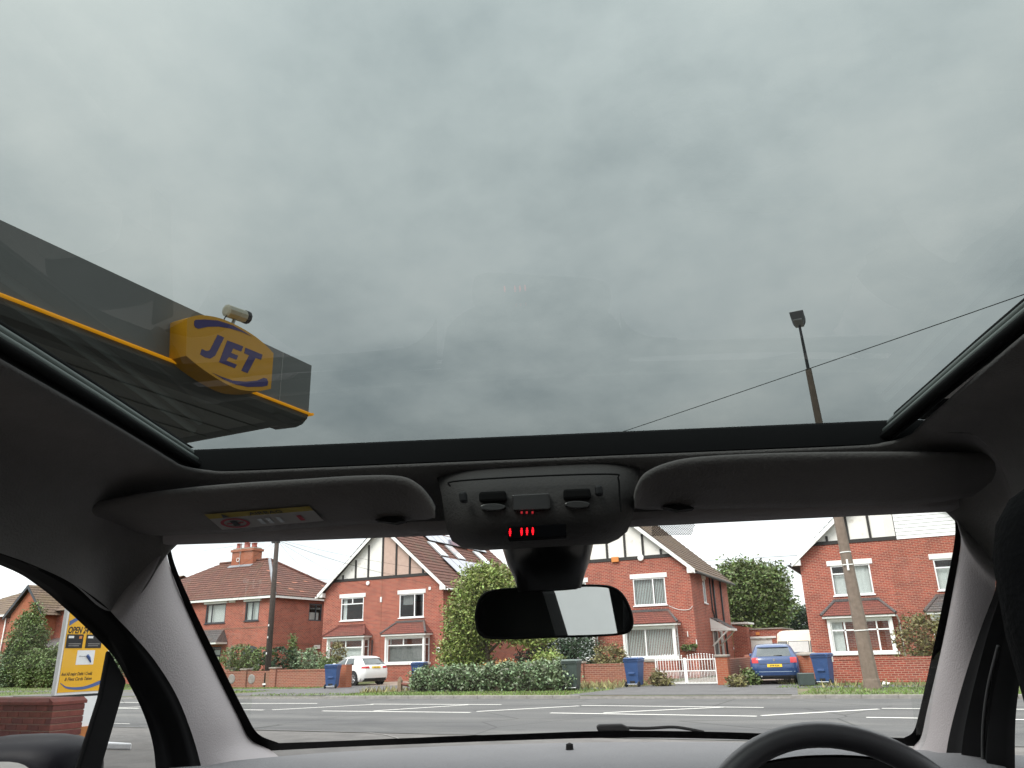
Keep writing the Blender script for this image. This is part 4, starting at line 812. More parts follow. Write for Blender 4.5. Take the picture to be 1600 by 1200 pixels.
for u, v, Y, rx, rzz, m, lab in ((855, 1038, 26.6 * S, .75, .55, LEAF_Y, 'lime green rounded bush beside the green wheelie bin'), (785, 1045, 27.2 * S, 1.3, .3, LEAF_O, 'rusty orange low bush behind the ivy hedge'), (952, 1030, 31 * S, .8, .7, LEAF_B, 'thin straggly brown shrub in front of the blinded bay'),
        (1150, 1068, 26.9 * S, .28, .22, LEAF_B, 'brownish clump at foot of the orange gate pier'), (1172, 1058, 28.2 * S, .2, .26, LEAF_G, 'green weed clump against the driveway wall'),
        (375, 1028, 31.5 * S, 1.2, .75, LEAF_G, 'loose light green bush in front of the arched doorway'), (440, 1030, 31.2 * S, 1.15, .62, LEAF_D, 'clipped rounded dark green bush behind the brown brick wall'), (412, 1032, 31.0 * S, .75, .7, LEAF_G, 'clipped domed bush beside the telegraph pole'),
        (484, 1032, 31.6 * S, 1.2, .6, LEAF_I, 'loose grey green shrub behind the brown brick wall'), (510, 1040, 30.9 * S, .45, .5, LEAF_G, 'small green bush just left of the white hatchback'), (527, 1020, 33.4 * S, .55, .55, LEAF_B, 'sparse shrub in front of the left bay window'), (457, 1010, 31.8 * S, .22, .75, LEAF_G, 'thin upright sapling against the brick side wall'),
        (1445, 1005, 31.2 * S, 1.05, 1.1, LEAF_B, 'tall pale green straggly bush behind the right hand garden wall'), (1032, 1062, 27.9 * S, .35, .3, LEAF_B, 'dry weeds at the foot of the white gate')):
    q = py(u, v, Y); n_ = int(2600 * max(.35, rx * rzz * 1.8)); up = max(0.0, q.z - .1)
    plant('bush', lab, 'bush', (q.x, Y, .1), [((0, 0, up), (rx, rx * .8, rzz)), ((rx * .25, 0, up * .55), (rx * .8, rx * .7, max(.2, up * .6)))], n_, .085, m, [('stem', [(0, 0, -.03), (.02, 0, max(.15, up))], [.03, .015])], .045 if 'clipped' in lab else .09, 12, shell=.85 if 'clipped' in lab else .5)
# ivy hedge
hy = 24.9 * S; ha, hb = py(642, 1065, hy).x, py(888, 1060, hy).x
hg = thing('hedge', 'low ivy covered hedge along the verge ending at the green bin', 'hedge', ((ha + hb) / 2, hy, .1)); hl = hb - ha; b = MB()
blobs = [((-hl / 2 + hl * (i + .5) / 9, .35, .38 + rnd(-.03, .05) + .008 * i), (hl / 15, .52, .46 + .012 * i)) for i in range(9)]
foliage(b, blobs, 22000, .095, .10, 14, 1.2, .75).build('foliage', LEAF_I, hg)
MB().box(-hl / 2 + .15, hl / 2 - .15, .12, .62, -.03, .66).build('twiggy_core', BARK, hg)
# big trees right
t1 = py(1178, 960, 56 * S)
plant('tree', 'large round broadleaf tree behind the garage', 'tree', (t1.x, 56 * S, .1), [((0, 0, 5.2), (2.5, 2.2, 1.9)), ((-.6, 0, 6.6), (1.7, 1.6, 1.0)), ((1.0, 0, 6.2), (1.6, 1.5, 1.0)), ((-1.6, 0, 4.2), (1.3, 1.3, 1.2)), ((1.6, 0, 4.2), (1.3, 1.3, 1.2)), ((.3, -.2, 3.2), (1.7, 1.4, 1.0))], 34000, .18, LEAF_G, [('trunk', [(0, 0, -.05), (.05, 0, 2.0), (0, 0, 5.0)], [.25, .2, .1])], .34, 14, 'crown', 1.4)
t2 = py(1240, 975, 60 * S)
plant('tree', 'smaller dark tree seen above the caravan roof', 'tree', (t2.x, 60 * S, .1), [((0, 0, 3.0), (2.2, 1.8, 1.2)), ((1.2, 0, 3.4), (1.6, 1.5, .9)), ((-1.3, 0, 2.4), (1.4, 1.3, .9))], 8000, .15, LEAF_D, [('trunk', [(0, 0, -.05), (0, 0, 3)], [.16, .08])], .28, 14, 'crown')
t3 = py(1135, 1005, 50 * S)
plant('bush', 'bright green hedge beside the garage below the large tree', 'bush', (t3.x + .3, 50 * S, .1), [((0, 0, 1.6), (1.4, 1.0, 1.0)), ((1.3, .2, 1.7), (1.2, 1.0, .8))], 2500, .16, LEAF_Y, None, .2, 14)
# left conifers, fence
for u, v, Y, rx, rzz, lab in ((45, 1000, 33.0 * S, 1.35, 1.75, 'tall loose conifer in front of the far gabled house'), (50, 1047, 31.5 * S, .62, .9, 'narrow clipped conifer between the fence panels'), (82, 1045, 31.5 * S, .75, .95, 'bushy conifer hard against the fuel price sign'), (20, 1030, 32.5 * S, .7, .6, 'trailing shrub growing over the wooden fence'), (168, 1035, 31 * S, .9, 1.0, 'green shrub seen between sign and window bar')):
    q = py(u, v, Y); plant('conifer', lab, 'conifer', (q.x, Y, .1), [((0, 0, q.z), (rx, rx * .9, rzz)), ((0, 0, q.z + rzz * .7), (rx * .55, rx * .5, rzz * .7)), ((0, 0, q.z * .5), (rx * 1.05, rx, q.z * .6))], int(15000 * rx), .105, LEAF_G if 'shrub' not in lab else LEAF_I, [('trunk', [(0, 0, -.05), (0, 0, q.z + rzz)], [.09, .03])], .14, 14)
FYY = 32.6 * S; fA, fB = py(-10, 1050, FYY).x, py(92, 1050, FYY).x
fe = thing('fence', 'grey wooden panel fence with concrete posts below the conifers', 'fence', (fA, FYY, .1)); FW = mat('grey_board', (.26, .22, .17), .95, .2, 8); nb = 34
for i in range(nb): x = i * (fB - fA) / nb; MB().box(x, x + (fB - fA) / nb - .012, 0, .02 + .006 * (i % 2), -.02, 1.25 + .03 * math.sin(i * 2.1)).build('board', FW, fe)
for i in range(4): x = (i + .1) * (fB - fA) / 3.2; MB().box(x, x + .12, -.08, .0, -.05, 1.42).build('post', CONC, fe)

# ================================================================ POLES AND WIRES
pb = gz(416, 1074); PT = py(433, 843, pb.y)
tp = thing('telegraph_pole', 'dark wooden telegraph pole in front of the hipped roof house', 'pole', (pb.x, pb.y, .1)); top = PT - Vector((pb.x, pb.y, .1)) + Vector((0, 0, .12))
MB().tube([(0, 0, -.05), top * .5, top], [.17, .15, .12], 12).build('shaft', POLE_W, tp, smooth=True); MB().lathe([(.001, .02), (.13, .0), (.13, -.06)], top, 'z', 10).build('cap', BLACKP, tp)
MB().box(top.x - .28, top.x + .12, -.12, .12, top.z - .3, top.z - .1).build('connection_box', BLACKP, tp); MB().box(-.1, .1, -.19, -.16, .12, .2).build('number_tag', CANDW, tp)
for z in (1.6, 2.4, 3.0): MB().box(-.02, .02, -.20, -.15, z, z + .1).build('tag', CANDW, tp)
TOPW = Vector((pb.x, pb.y, .1)) + top
def wire(a, b, label, group=None, sag=.25, r=.010, n=20):
    a, b = Vector(a), Vector(b); o = MB().tube([a.lerp(b, i / n) + Vector((0, 0, -sag * 4 * (i / n) * (1 - i / n))) for i in range(n + 1)], r, 5).build('overhead_wire', CABLE, smooth=True)
    return tag(o, label, 'wire', group)
for dx_, dz_, Y, wl_b in ((-4.0, 5.4, 0, 'left eave of the solar panel house'), (-1.2, 5.6, .0, 'round alarm box under the white gable half'), (1.4, 6.0, 0., 'beam under the buff gable half'), (3.9, 5.3, 0., 'right eave of the solar panel house')): wire(TOPW - Vector((0, 0, .15)), (-28.06 + dx_, FY + Y - .02, dz_), 'thin telephone wire from the pole to the ' + wl_b, 'telephone wires from the pole', .2, .006)
wire(TOPW - Vector((0, 0, .1)), (-13.6 - 4.2, FY, 5.3), 'long thin wire from the telegraph pole towards the half timbered house', None, .4, .006)
for dx_, dz_, s_, wl_b in ((-3, 5.1, .2, 'narrow window of the hipped house'), (-9, 5.2, .25, 'far end of the hipped house')): wire(TOPW - Vector((0, 0, .15)), (-36.5 + dx_, FY - .3, dz_), 'thin telephone wire from the pole to the ' + wl_b, 'telephone wires to the hipped house', s_, .006)
wire(TOPW - Vector((0, 0, .1)), (-80, pb.y + 3, 8.2), 'thin wire running left from the telegraph pole over the hipped roof', None, .5, .006)
wb_ = CP + ray(1590, 445) * 13.0
wire(TOPW, wb_ + (wb_ - TOPW).normalized() * 8, 'single overhead cable crossing above the road seen through the glass roof', None, .35, .009, 40)
for i, (v0, v1) in enumerate(((865, 862), (872, 870), (880, 879))):
    a, b = py(980, v0 + 8, 75), py(1270, v1 - 6, 75); d_ = (b - a).normalized(); wire(a - d_ * 60, b + d_ * 60, ('topmost', 'middle', 'lowest')[i] + ' of three distant overhead lines in the sky above the garage', 'distant overhead lines', .6, .018)
# concrete lamp column
lb = gz(1364, 1076); lh = py(1249, 508, lb.y)
lp = thing('lamp_post', 'tall tapered concrete street lamp column on the grass verge', 'lamp post', (lb.x, lb.y, .1)); tz = lh.z - .1; tx_ = lh.x - lb.x
def ax_(z): return (tx_ * z / tz, 0, z)
prof = [(0, .27), (.25, .25), (.3, .235), (2.2, .205), (2.3, .20), (6, .145), (tz * .86, .105), (tz * .862, .06), (tz, .04)]
MB().tube([ax_(z) for z, r in prof[:7]], [r for z, r in prof[:7]], 8).build('column', POLE_C, lp); MB().tube([ax_(z) for z, r in prof[6:]], [.10, .06, .045], 8).build('bracket', PIPE_B, lp)
for z in (1.72, 4.18): MB().tube([ax_(z), ax_(z + .03)], .225 if z < 3 else .185, 10).build('band', CANDW, lp)
zz_ = 3.75; MB().box(ax_(zz_)[0] - .03, ax_(zz_)[0] + .03, -.22, -.16, zz_ - .15, zz_ + .2).build('number_plate', CANDW, lp); MB().box(ax_(zz_)[0] - .16, ax_(zz_)[0] + .16, -.2, -.17, zz_ + .02, zz_ + .05).build('strap', CANDW, lp)
MB().tube([ax_(8.4), ax_(8.45)], .15, 8).build('band', STEEL, lp)
hd = MB(); hx, hz = ax_(tz)[0], tz; sc_ = .245
rows = [[Vector((hx + x * sc_, y * sc_ * 1.7 - .25, hz + z * sc_)) for x, z in ((-.62, 0), (-.9, .5), (-.98, 1.2), (.98, 1.2), (.9, .5), (.62, 0))] for y in (-1.0, 1.0)]
hd.grid(rows, True); hd.add(rows[0], [tuple(range(6))]); hd.add(rows[1], [tuple(range(6))]); hdo = fixn(hd.build('lantern', BLACKP, lp, bevel=.02)); MB().box(hx - .15, hx + .15, -.65, .15, hz - .03, hz - .002).build('lens', STEEL, hdo)
# orange barrow with a black wheel behind the hedge
oc = py(822, 1040, 27.6 * S); ob = thing('garden_cart', 'orange garden cart with a black wheel and white hub behind the hedge', 'cart', (oc.x, 27.6 * S, .1))
OR = mat('orange_paint', (.62, .16, .04), .5, .1)
b = MB(); q = [[Vector((x * s_, y * s_, z)) for x, y in ((-.75, -.3), (.6, -.3), (.6, .3), (-.75, .3))] for s_, z in ((.8, .45), (1, .85))]; b.grid(q, True); b.add(q[0], [(0, 1, 2, 3)]); b.build('tub', OR, ob)
wh = fixn(MB().lathe([(.16, -.06), (.28, -.06), (.28, .06), (.16, .06), (.16, -.06)], (.2, -.42, .68), 'y', 20).build('wheel', RUBBER, ob)); fixn(MB().lathe([(.001, -.05), (.16, -.04), (.16, .04)], (.2, -.42, .68), 'y', 16).build('hub', CANDW, wh))
MB().tube([(-.6, -.2, .5), (-.6, -.2, 0)], .03, 6).build('leg', STEEL, ob); MB().tube([(.4, .2, .5), (.4, .2, 0)], .03, 6).build('leg', STEEL, ob)
# small white litter on the verge
lt = gz(1383, 1070); o = MB().prism([(-.14, -.05, 0), (.12, -.06, .0), (.16, .05, .03), (-.05, .08, .07)], (0, 0, .035)).build('litter', CANDW, loc=(lt.x, lt.y, .1)); tag(o, 'scrap of white litter on the grass by the lamp column', 'litter')

# ================================================================ FUEL STATION
YEL = mat('sign_yellow', (.80, .42, .012), .35, .04, 2); NAVY = mat('sign_navy', (.035, .045, .20), .4, .05); SLATE = mat('sign_blue', (.07, .12, .30), .4, .08); GREYC = mat('canopy_grey', (.19, .193, .185), .42, .06, 1.0, dirt=((.15, .15, .14), 1.5, .62)); UNDER = mat('canopy_underside', (.44, .44, .42), .6, .1, 1)
YLED = emit_mat('yellow_strip_light', (1.0, .40, .008), .55)
# totem price sign, plane x = TX facing +X
TX = -12.9 * S
def tq(u, v): p = pxX(u, v, TX); return (p.y, p.z)
ty0 = tq(86, 1090)[0]; ty1 = tq(157, 1085)[0]; tz0, tz1 = 0.86, 2.36
tt = thing('fuel_sign', 'yellow and white roadside totem sign reading OPEN 24 beside brick wall', 'sign', (TX, (ty0 + ty1) / 2, 0)); hwid = (ty1 - ty0) / 2
WSIGN = mat('sign_white', (.80, .80, .80), .4, .03)
MB().box(-.11, 0, -hwid - .02, hwid + .06, -.02, tz0 - .03).build('base_panel', WSIGN, tt); MB().box(-.10, -.01, -hwid, hwid + .04, tz0 - .03, tz0 + .01).build('shadow_gap', BLACKP, tt)
MB().box(-.11, 0, -hwid - .02, hwid + .06, tz0 + .01, tz1 + .06).build('cabinet', WSIGN, tt, bevel=.01)
fc = MB().box(0.001, .012, -hwid + .02, hwid + .02, tz0 + .06, tz1).build('face', YEL, tt)
MT = Matrix(((0, 0, 1, .0135), (1, 0, 0, 0), (0, 1, 0, 0), (0, 0, 0, 1)))   # text x->world y, y->z, facing +X
def tt_text(nm, s, size, y, z, m, off=0.0, sh=.22, xs=1.0, par=None): return text_mesh(nm, s, size, Matrix.Translation((0, y, z)) @ MT, m, par or fc, off, sh, .001, 'LEFT', xs)
fh = tz1 - tz0
tt_text('lettering', 'OPEN 24 HRS', .165, -hwid + .035, tz0 + .70 * fh + .06, INK, .005, .25, .66)
for y in (-hwid + .035, -hwid + .44): 
    cd = MB().box(.012, .02, y, y + .34, tz0 + .56 * fh, tz0 + .56 * fh + .25).build('card_picture', INK, fc, bevel=.004)
    MB().box(.0205, .0215, y + .03, y + .14, tz0 + .56 * fh + .18, tz0 + .56 * fh + .22).build('card_mark', WSIGN, fc); MB().box(.0205, .0215, y + .25, y + .31, tz0 + .56 * fh + .17, tz0 + .56 * fh + .22).build('card_mark', ac, fc)
    MB().box(.0205, .0215, y + .05, y + .30, tz0 + .56 * fh + .07, tz0 + .56 * fh + .085).build('card_mark', KERB, fc); MB().box(.0205, .0215, y + .05, y + .27, tz0 + .56 * fh + .035, tz0 + .56 * fh + .05).build('card_mark', KERB, fc)
MB().box(.012, .016, -.17, .20, tz0 + .36 * fh, tz0 + .36 * fh + .26).build('white_card', WSIGN, fc)
MB().tube([(.018, -.12, tz0 + .36 * fh + .16), (.018, -.02, tz0 + .36 * fh + .155), (.018, .06, tz0 + .36 * fh + .14)], .008, 5).build('key_drawing', STEEL, fc); MB().tube([(.018, .04, tz0 + .36 * fh + .17), (.018, .09, tz0 + .36 * fh + .12), (.018, .14, tz0 + .36 * fh + .04)], [.03, .03, .012], 6).build('key_fob', SLATE, fc)
tt_text('lettering', 'And All major Debit / Credit', .082, -hwid + .04, tz0 + .235 * fh, INK, .0012, .25, .66); tt_text('lettering', '& Fleet Cards Taken', .082, -hwid + .12, tz0 + .175 * fh, INK, .001, .25, .82)
def swoosh(nm, pts_o, pts_i, m, parent):
    b = MB(); b.grid([cr(pts_o, 20), cr(pts_i, 20)]); return b.build(nm, m, parent, solid=.004)
q = hwid
swoosh('swoosh', [(.016, -q + .05, tz0 + .22), (.016, -.25, tz0 + .12), (.016, .1, tz0 + .10), (.016, q + .04, tz0 + .20)], [(.016, -q + .05, tz0 + .23), (.016, -.25, tz0 + .155), (.016, .1, tz0 + .155), (.016, q + .04, tz0 + .28)], SLATE, fc)
swoosh('swoosh', [(.016, -q + .04, tz1 - .17), (.016, -.2, tz1 - .07), (.016, .1, tz1 - .06), (.016, q + .03, tz1 - .14)], [(.016, -q + .04, tz1 - .26), (.016, -.2, tz1 - .13), (.016, .1, tz1 - .09), (.016, q + .03, tz1 - .15)], SLATE, fc)
ob_ = pxX(125, 1150, TX); MB().box(.001, .05, ob_.y - .15 - (ty0 + ty1) / 2, ob_.y + .17 - (ty0 + ty1) / 2, .06, .30).build('orange_access_panel', mat('rust_orange', (.42, .15, .04), .6, .2, 6), tt)
# painted low kerb tip
k0_ = gz(150, 1163, 0.06); k1_ = gz(206, 1170, 0.02); kq = MB().prism([(0, -.12, 0), (0, .16, 0), (1.15, .05, 0), (1.25, -.02, 0)], (0, 0, .10)).build('island_kerb', mat('kerb_paint', (.72, .72, .74), .6, .1, 6), loc=(k0_.x - .35, k0_.y + .05, -.008), bevel=.02); kq.rotation_euler = (0, 0, math.atan2(k1_.y - k0_.y, k1_.x - k0_.x) * .3); tag(kq, 'white painted kerb tip on the forecourt edge beside the sign', 'kerb')
# brick wall of separate bricks at the forecourt edge
bwc = py(85, 1092, 6.35 * S); wl = thing('brick_wall', 'low dark red brick wall with bevelled coping in front of the totem sign', 'wall', (bwc.x, 6.35 * S, -.01)); wtop = bwc.z + .01
nco = 12; ch_ = (wtop - .07) / nco; BR1 = mat('wall_brick', (.17, .045, .034), .8, .25, 9, .4, 60); BR2 = mat('wall_brick_dark', (.13, .036, .03), .8, .25, 9, .4, 60); MORT = mat('mortar', (.24, .16, .12), .95, .2, 12)
MB().box(-2.75, -.008, .008, .44, 0, wtop - .075).build('mortar_core', MORT, wl)
bb = {}
def brick(L_, W_, x, y, z, m):
    key = (round(L_, 3), round(W_, 3), m.name)
    if key not in bb: bb[key] = MB().box(0, L_, 0, W_, 0, ch_ - .011).build('brick', m, wl, bevel=.004); o = bb[key]
    else: o = bb[key].copy(); COL.objects.link(o); o.parent = wl
    o.location = (x, y, z)
for c in range(nco):
    z = c * ch_; off = .113 if c % 2 else 0.0
    x = -.0
    if c % 2: brick(.104, .45, -.104, 0, z, random.choice((BR1, BR2))); x = -.115
    else: brick(.215, .45, -.215, 0, z, BR1); x = -.226
    while x > -2.7: brick(.215, .10, x - .215, 0, z, random.choice((BR1, BR1, BR2))); x -= .226
cop = MB(); cop.prism([(-2.78, -.02, 0), (-2.78, -.02, .035), (-2.78, .05, .08), (-2.78, .40, .08), (-2.78, .47, .035), (-2.78, .47, 0)], (2.71, 0, 0)); cop.prism([(-.069, -.02, 0), (.01, -.02, 0), (.01, -.02, .035), (-.069, -.02, .08)], (0, .49, 0)); fixn(cop.build('coping', BR1, wl, loc=(0, 0, wtop - .075)))
# unseen white building added behind the car to brighten the mirror reflection
sh_c = CRT * 9.0 + CFW * -11.0
sh = thing('mirror_fill_building', 'white walled building added behind the car to whiten the mirror reflection', 'building', (sh_c.x, sh_c.y, 0), R_(CARYAW))
mb = MB(); wall_holes(mb, MU((0, 5, 0), (1, 0), (0, 1)), -9, 9, -.02, 4.4, [(-3, 3, 0.0, 2.4)]); mb.box(-9, 9, -4, -3.9, -.02, 4.4); mb.quad((-9, -4, 0), (-9, 5, 0), (-9, 5, 4.4), (-9, -4, 4.4)); mb.quad((9, -4, 0), (9, 5, 0), (9, 5, 4.4), (9, -4, 4.4)); mb.build('wall', WSIGN, sh)
MB().box(-9.3, 9.3, -4.3, 5.4, 4.4, 4.7).build('roof', GREYC, sh)
window(sh, MU((-3, 5, 0), (1, 0), (0, 1)), 6, 2.4, [(0, .25, 0, 1), (.25, .5, 0, 1), (.5, .75, 0, 1), (.75, 1, 0, 1)], DKFRAME, .08)
# canopy
CX = -7.3; zA = pxX(0, 345, CX).z; zt1 = (pxX(0, 345, CX).z + pxX(487, 570, CX).z) / 2; zy = (pxX(0, 466, CX).z + pxX(466, 640, CX).z) / 2; yE = pxX(487, 570, CX).y
cn = thing('forecourt_canopy', 'grey fuel station canopy with thin yellow stripe along its edge', 'canopy', (-13.0, 0, 0)); ox = CX + 13.0
zb = zy - .16
prof = [(ox, zt1), (ox, zy), (ox - .02, zy - .06), (ox - .10, zy - .13), (ox - .22, zb), (ox - .6, zb + .02)]
b = MB(); y0_ = -9.0
rows = [[Vector((x, y, z)) for x, z in prof] for y in (y0_, yE)]
b.grid(rows); b.build('fascia', GREYC, cn)
prof2 = [(0, zt1), (0, zy), (-.02, zy - .06), (-.10, zy - .13), (-.22, zb), (-.6, zb + .02)]
b = MB(); rows = [[Vector((x, yE + dy_, z)) for dy_, z in prof2] for x in (ox - .001, ox - 12)]; b.grid(rows); b.build('fascia', GREYC, cn)
MB().box(ox - 12, ox - .2, y0_, yE - .15, zb + .01, zb + .05).build('underside', UNDER, cn)
for i in range(22):
    x_ = ox - .7 - i * .5
    MB().box(x_, x_ + .02, y0_, yE - .3, zb - .004, zb + .011).build('panel_joint', GREYC, cn)
MB().box(ox - 12, ox - .03, y0_, yE - .03, zt1 - .25, zt1 - .2).build('roof_deck', GREYC, cn)
MB().tube([(ox + .03, y0_, zy + .005), (ox + .03, yE - .9, zy + .005), (ox + .03, yE + .03, zy + .005)], .021, 8).build('yellow_stripe', YLED, cn); MB().tube([(ox + .06, yE + .03, zy + .005), (ox - 12, yE + .03, zy + .005)], .022, 8).build('yellow_stripe', YLED, cn)
for yj in (yE - .62,): MB().box(ox - .001, ox + .004, yj, yj + .012, zy + .05, zt1).build('panel_joint', UNDER, cn)
for y in (-4.5, 2.0): MB().box(-2.2, -1.85, y, y + .35, 0, zb + .02).build('column', WSIGN, cn)
# oval-sided sign box on the fascia
SXp = CX + .28
def sp_(x, y): p = pxX(270 + x / 6.0, 460 + y / 6.0, SXp); return Vector((0, p.y, p.z))
top_ = [(135, 225), (200, 203), (290, 195), (450, 225), (620, 300), (760, 385), (860, 465), (945, 552)]; bot_ = [(920, 885), (800, 905), (640, 895), (500, 838), (350, 748), (230, 662), (125, 575)]
sg = thing('fuel_brand_sign', 'amber barrel shaped sign box with purple letters JET on the canopy edge', 'sign', (SXp, 0, 0))
pts = cr([sp_(*p) for p in top_], 24) + cr([sp_(*p) for p in bot_], 24); cen = sum(pts, Vector()) / len(pts)
sg.location = (SXp, cen.y, cen.z); pts = [p - cen for p in pts]
b = MB(); b.prism(pts, (-.29, 0, 0)); fixn(b.build('box', mat('sign_amber', (.80, .38, .012), .4, .05, 2), sg))
def flat(nm, plist, m, off=.004, th=.006): b = MB(); b.prism([sp_(*p) - cen + Vector((off, 0, 0)) for p in plist], (-th, 0, 0)); return fixn(b.build(nm, m, sg))
PUR = mat('sign_purple', (.055, .035, .17), .4, .05)
flat('letter', [(420, 378), (480, 405), (395, 575), (350, 602), (300, 590), (255, 562), (270, 512), (310, 530), (345, 525)], PUR)
flat('letter', [(510, 432), (660, 488), (640, 535), (565, 507), (545, 548), (612, 574), (595, 612), (525, 586), (500, 620), (600, 660), (580, 692), (432, 635)], PUR)
flat('letter', [(680, 500), (840, 565), (826, 612), (775, 595), (700, 738), (640, 715), (715, 570), (668, 552)], PUR)
flat('swoosh', [tuple(p) for p in [(200, 250), (215, 238), (300, 235), (420, 245), (560, 290), (660, 345), (740, 395), (640, 350), (540, 320), (430, 302), (330, 303), (240, 322), (210, 310), (198, 285)]], PUR)
flat('swoosh', [(370, 735), (450, 770), (560, 808), (680, 818), (790, 808), (850, 782), (880, 790), (893, 825), (885, 855), (840, 865), (700, 868), (590, 845), (480, 800)], PUR)
# cctv camera on the canopy
ca = pxX(270 + 575 / 6, 460 + 265 / 6, CX); cc = thing('security_camera', 'beige security camera on a bracket above the amber sign', 'camera', (CX - .05, ca.y, zt1 - .03)); CB = mat('camera_beige', (.55, .52, .42), .5, .06)
q0 = pxX(270 + 500 / 6, 460 + 150 / 6, CX) - Vector((CX - .05, ca.y, zt1 - .03)); q1 = pxX(270 + 690 / 6, 460 + 215 / 6, CX) - Vector((CX - .05, ca.y, zt1 - .03))
q0.x = q1.x = 0.05
MB().tube([q0, q0.lerp(q1, .03), q1], [.05, .085, .085], 10).build('housing', CB, cc, smooth=False); MB().tube([q1.lerp(q0, .12), q1 + (q1 - q0) * .06], .09, 10).build('hood', BLACKP, cc); MB().tube([(0, 0, -.05), (0.02, 0, .1), (.05, (q0.y + q1.y) / 2, (q0.z + q1.z) / 2)], .025, 6).build('bracket', STEEL, cc)
MB().tube(cr([q0 + Vector((0, .02, -.06)), q0 + Vector((0, -.02, -.16)), (0, -.05, .0)], 10), .008, 5).build('cable', CABLE, cc)

# ================================================================ THE CAR WE SIT IN
CAR = thing('car', 'dim grey car cabin with glass roof, sun visors and steering wheel', 'car', (0, 0, 0), R_(CARYAW))
FAB = mat('headliner_fabric', (.190, .179, .176), .95, .06, 30, .25, 350); TRIM = mat('pillar_trim', (.29, .265, .268), .7, .03, 10, .15, 300); VISR = mat('visor_vinyl', (.145, .134, .131), .85, .05, 20, .2, 250)
DASHM = mat('dash_top', (.115, .113, .118), .7, .05, 12, .25, 260); DARKT = mat('dark_trim', (.010, .0098, .010), .8, .15, 10, spec=.15); SEALM = mat('door_seal', (.006, .006, .0065), .85, .2, spec=.08); SEATM = mat('seat_cloth', (.006, .006, .007), .95, .2, 60, .2, 200, spec=.1); RAILM = mat('roof_rail_green', (.22, .25, .235), .45, .1); LEATH = mat('wheel_leather', (.03, .028, .032), .42, .06, 30, .05, 500)
PAINT = mat('car_paint_dark', (.005, .0045, .007), .5, .05, spec=.12)
TINT = glass_mat('tinted_roof_glass', (.228, .252, .247), 1.2, 0.0, 0.0, .76); WIND = glass_mat('windscreen_glass', (.945, .955, .95), 1.15, 0.0); SIDEG = glass_mat('side_glass', (.93, .945, .94), 1.12)
DZ = .13
def ZR(d): t = max(0.0, min(1.0, (1.0 - d) / .7)); return 1.625 + .024 * (1 - (1 - t) ** 2)
# --- headlining
cabx = -.03
ctrl = [((-.50, -1.6), (-.66, -1.6, 1.60)), ((-.50, -.2), (-.67, -.2, 1.63)), ((-.50, .45), KX(-220, 790, -.665)), ((-.50, .72), KX(0, 864, -.66)), ((-.50, .87), KX(57, 877 + 8, -.655)), ((-.50, .935), KX(113, 912, -.65)), ((-.498, .968), K(172, 955, 1.10)), ((-.478, .993), K(228, 918, 1.105)), ((-.44, 1.0), K(258, 850, 1.10)),
        ((-.30, 1.0), K(420, 845, 1.115)), ((-.03, 1.0), K(840, 829, 1.12)), ((.20, 1.0), K(1200, 811, 1.115)), ((.38, 1.0), K(1493, 798, 1.10)), ((.418, .993), K(1527, 850, 1.105)), ((.436, .968), K(1560, 895, 1.10)), ((.436, .935), K(1600, 850, .98)), ((.432, .87), K(1640, 820, .9)), ((.415, .45), (.60, .45, 1.60)), ((.41, -.2), (.61, -.2, 1.63)), ((.41, -1.6), (.60, -1.6, 1.60))]
NS = 160
inn = cr([Vector((x, d, 0)) for (x, d), _ in ctrl], NS); outp = cr([Vector(o) for _, o in ctrl], NS)
for p in inn: p.z = ZR(p.y)
rows = []
cen_ = Vector((cabx, 0, 0))
for i, (a, b) in enumerate(zip(inn, outp)):
    t = (inn[min(i + 1, NS - 1)] - inn[max(i - 1, 0)]); t.z = 0; t.normalize(); n_ = Vector((-t.y, t.x, 0))     # outwards (left of travel)
    sp = [a + n_ * .012 + Vector((0, 0, .004)), a + n_ * .003 + Vector((0, 0, .001)), a + n_ * .004 + Vector((0, 0, -.003)), a + n_ * .02 + Vector((0, 0, -.010)), a + n_ * .045 + Vector((0, 0, -.013))]
    st = sp[-1]; ctl = st + n_ * ((b - st).to_2d().length * .62) + Vector((0, 0, -.004))
    for k in range(1, 13):
        f = k / 12; sp.append(st * (1 - f) ** 2 + ctl * 2 * f * (1 - f) + b * f * f)
    rows.append(sp)
MB().grid(rows).build('headlining', FAB, CAR, smooth=True)
# lighter plastic strip along the top of the windscreen
hb = [(256, 851), (420, 845.5), (630, 838), (840, 829.5), (1020, 821), (1200, 812), (1360, 804.5), (1497, 798)]
ra_ = cr([K(u, v + 1, 1.096) for u, v in hb], 50); rb__ = cr([K(u, v - 22, 1.070) for u, v in hb], 50)
MB().grid([[p.lerp(q, k / 5) + Vector((0, -.003 * math.sin(math.pi * k / 5), -.002 * math.sin(math.pi * k / 5))) for p, q in zip(ra_, rb__)] for k in range(6)]).build('windscreen_header_trim', TRIM, CAR, smooth=True)
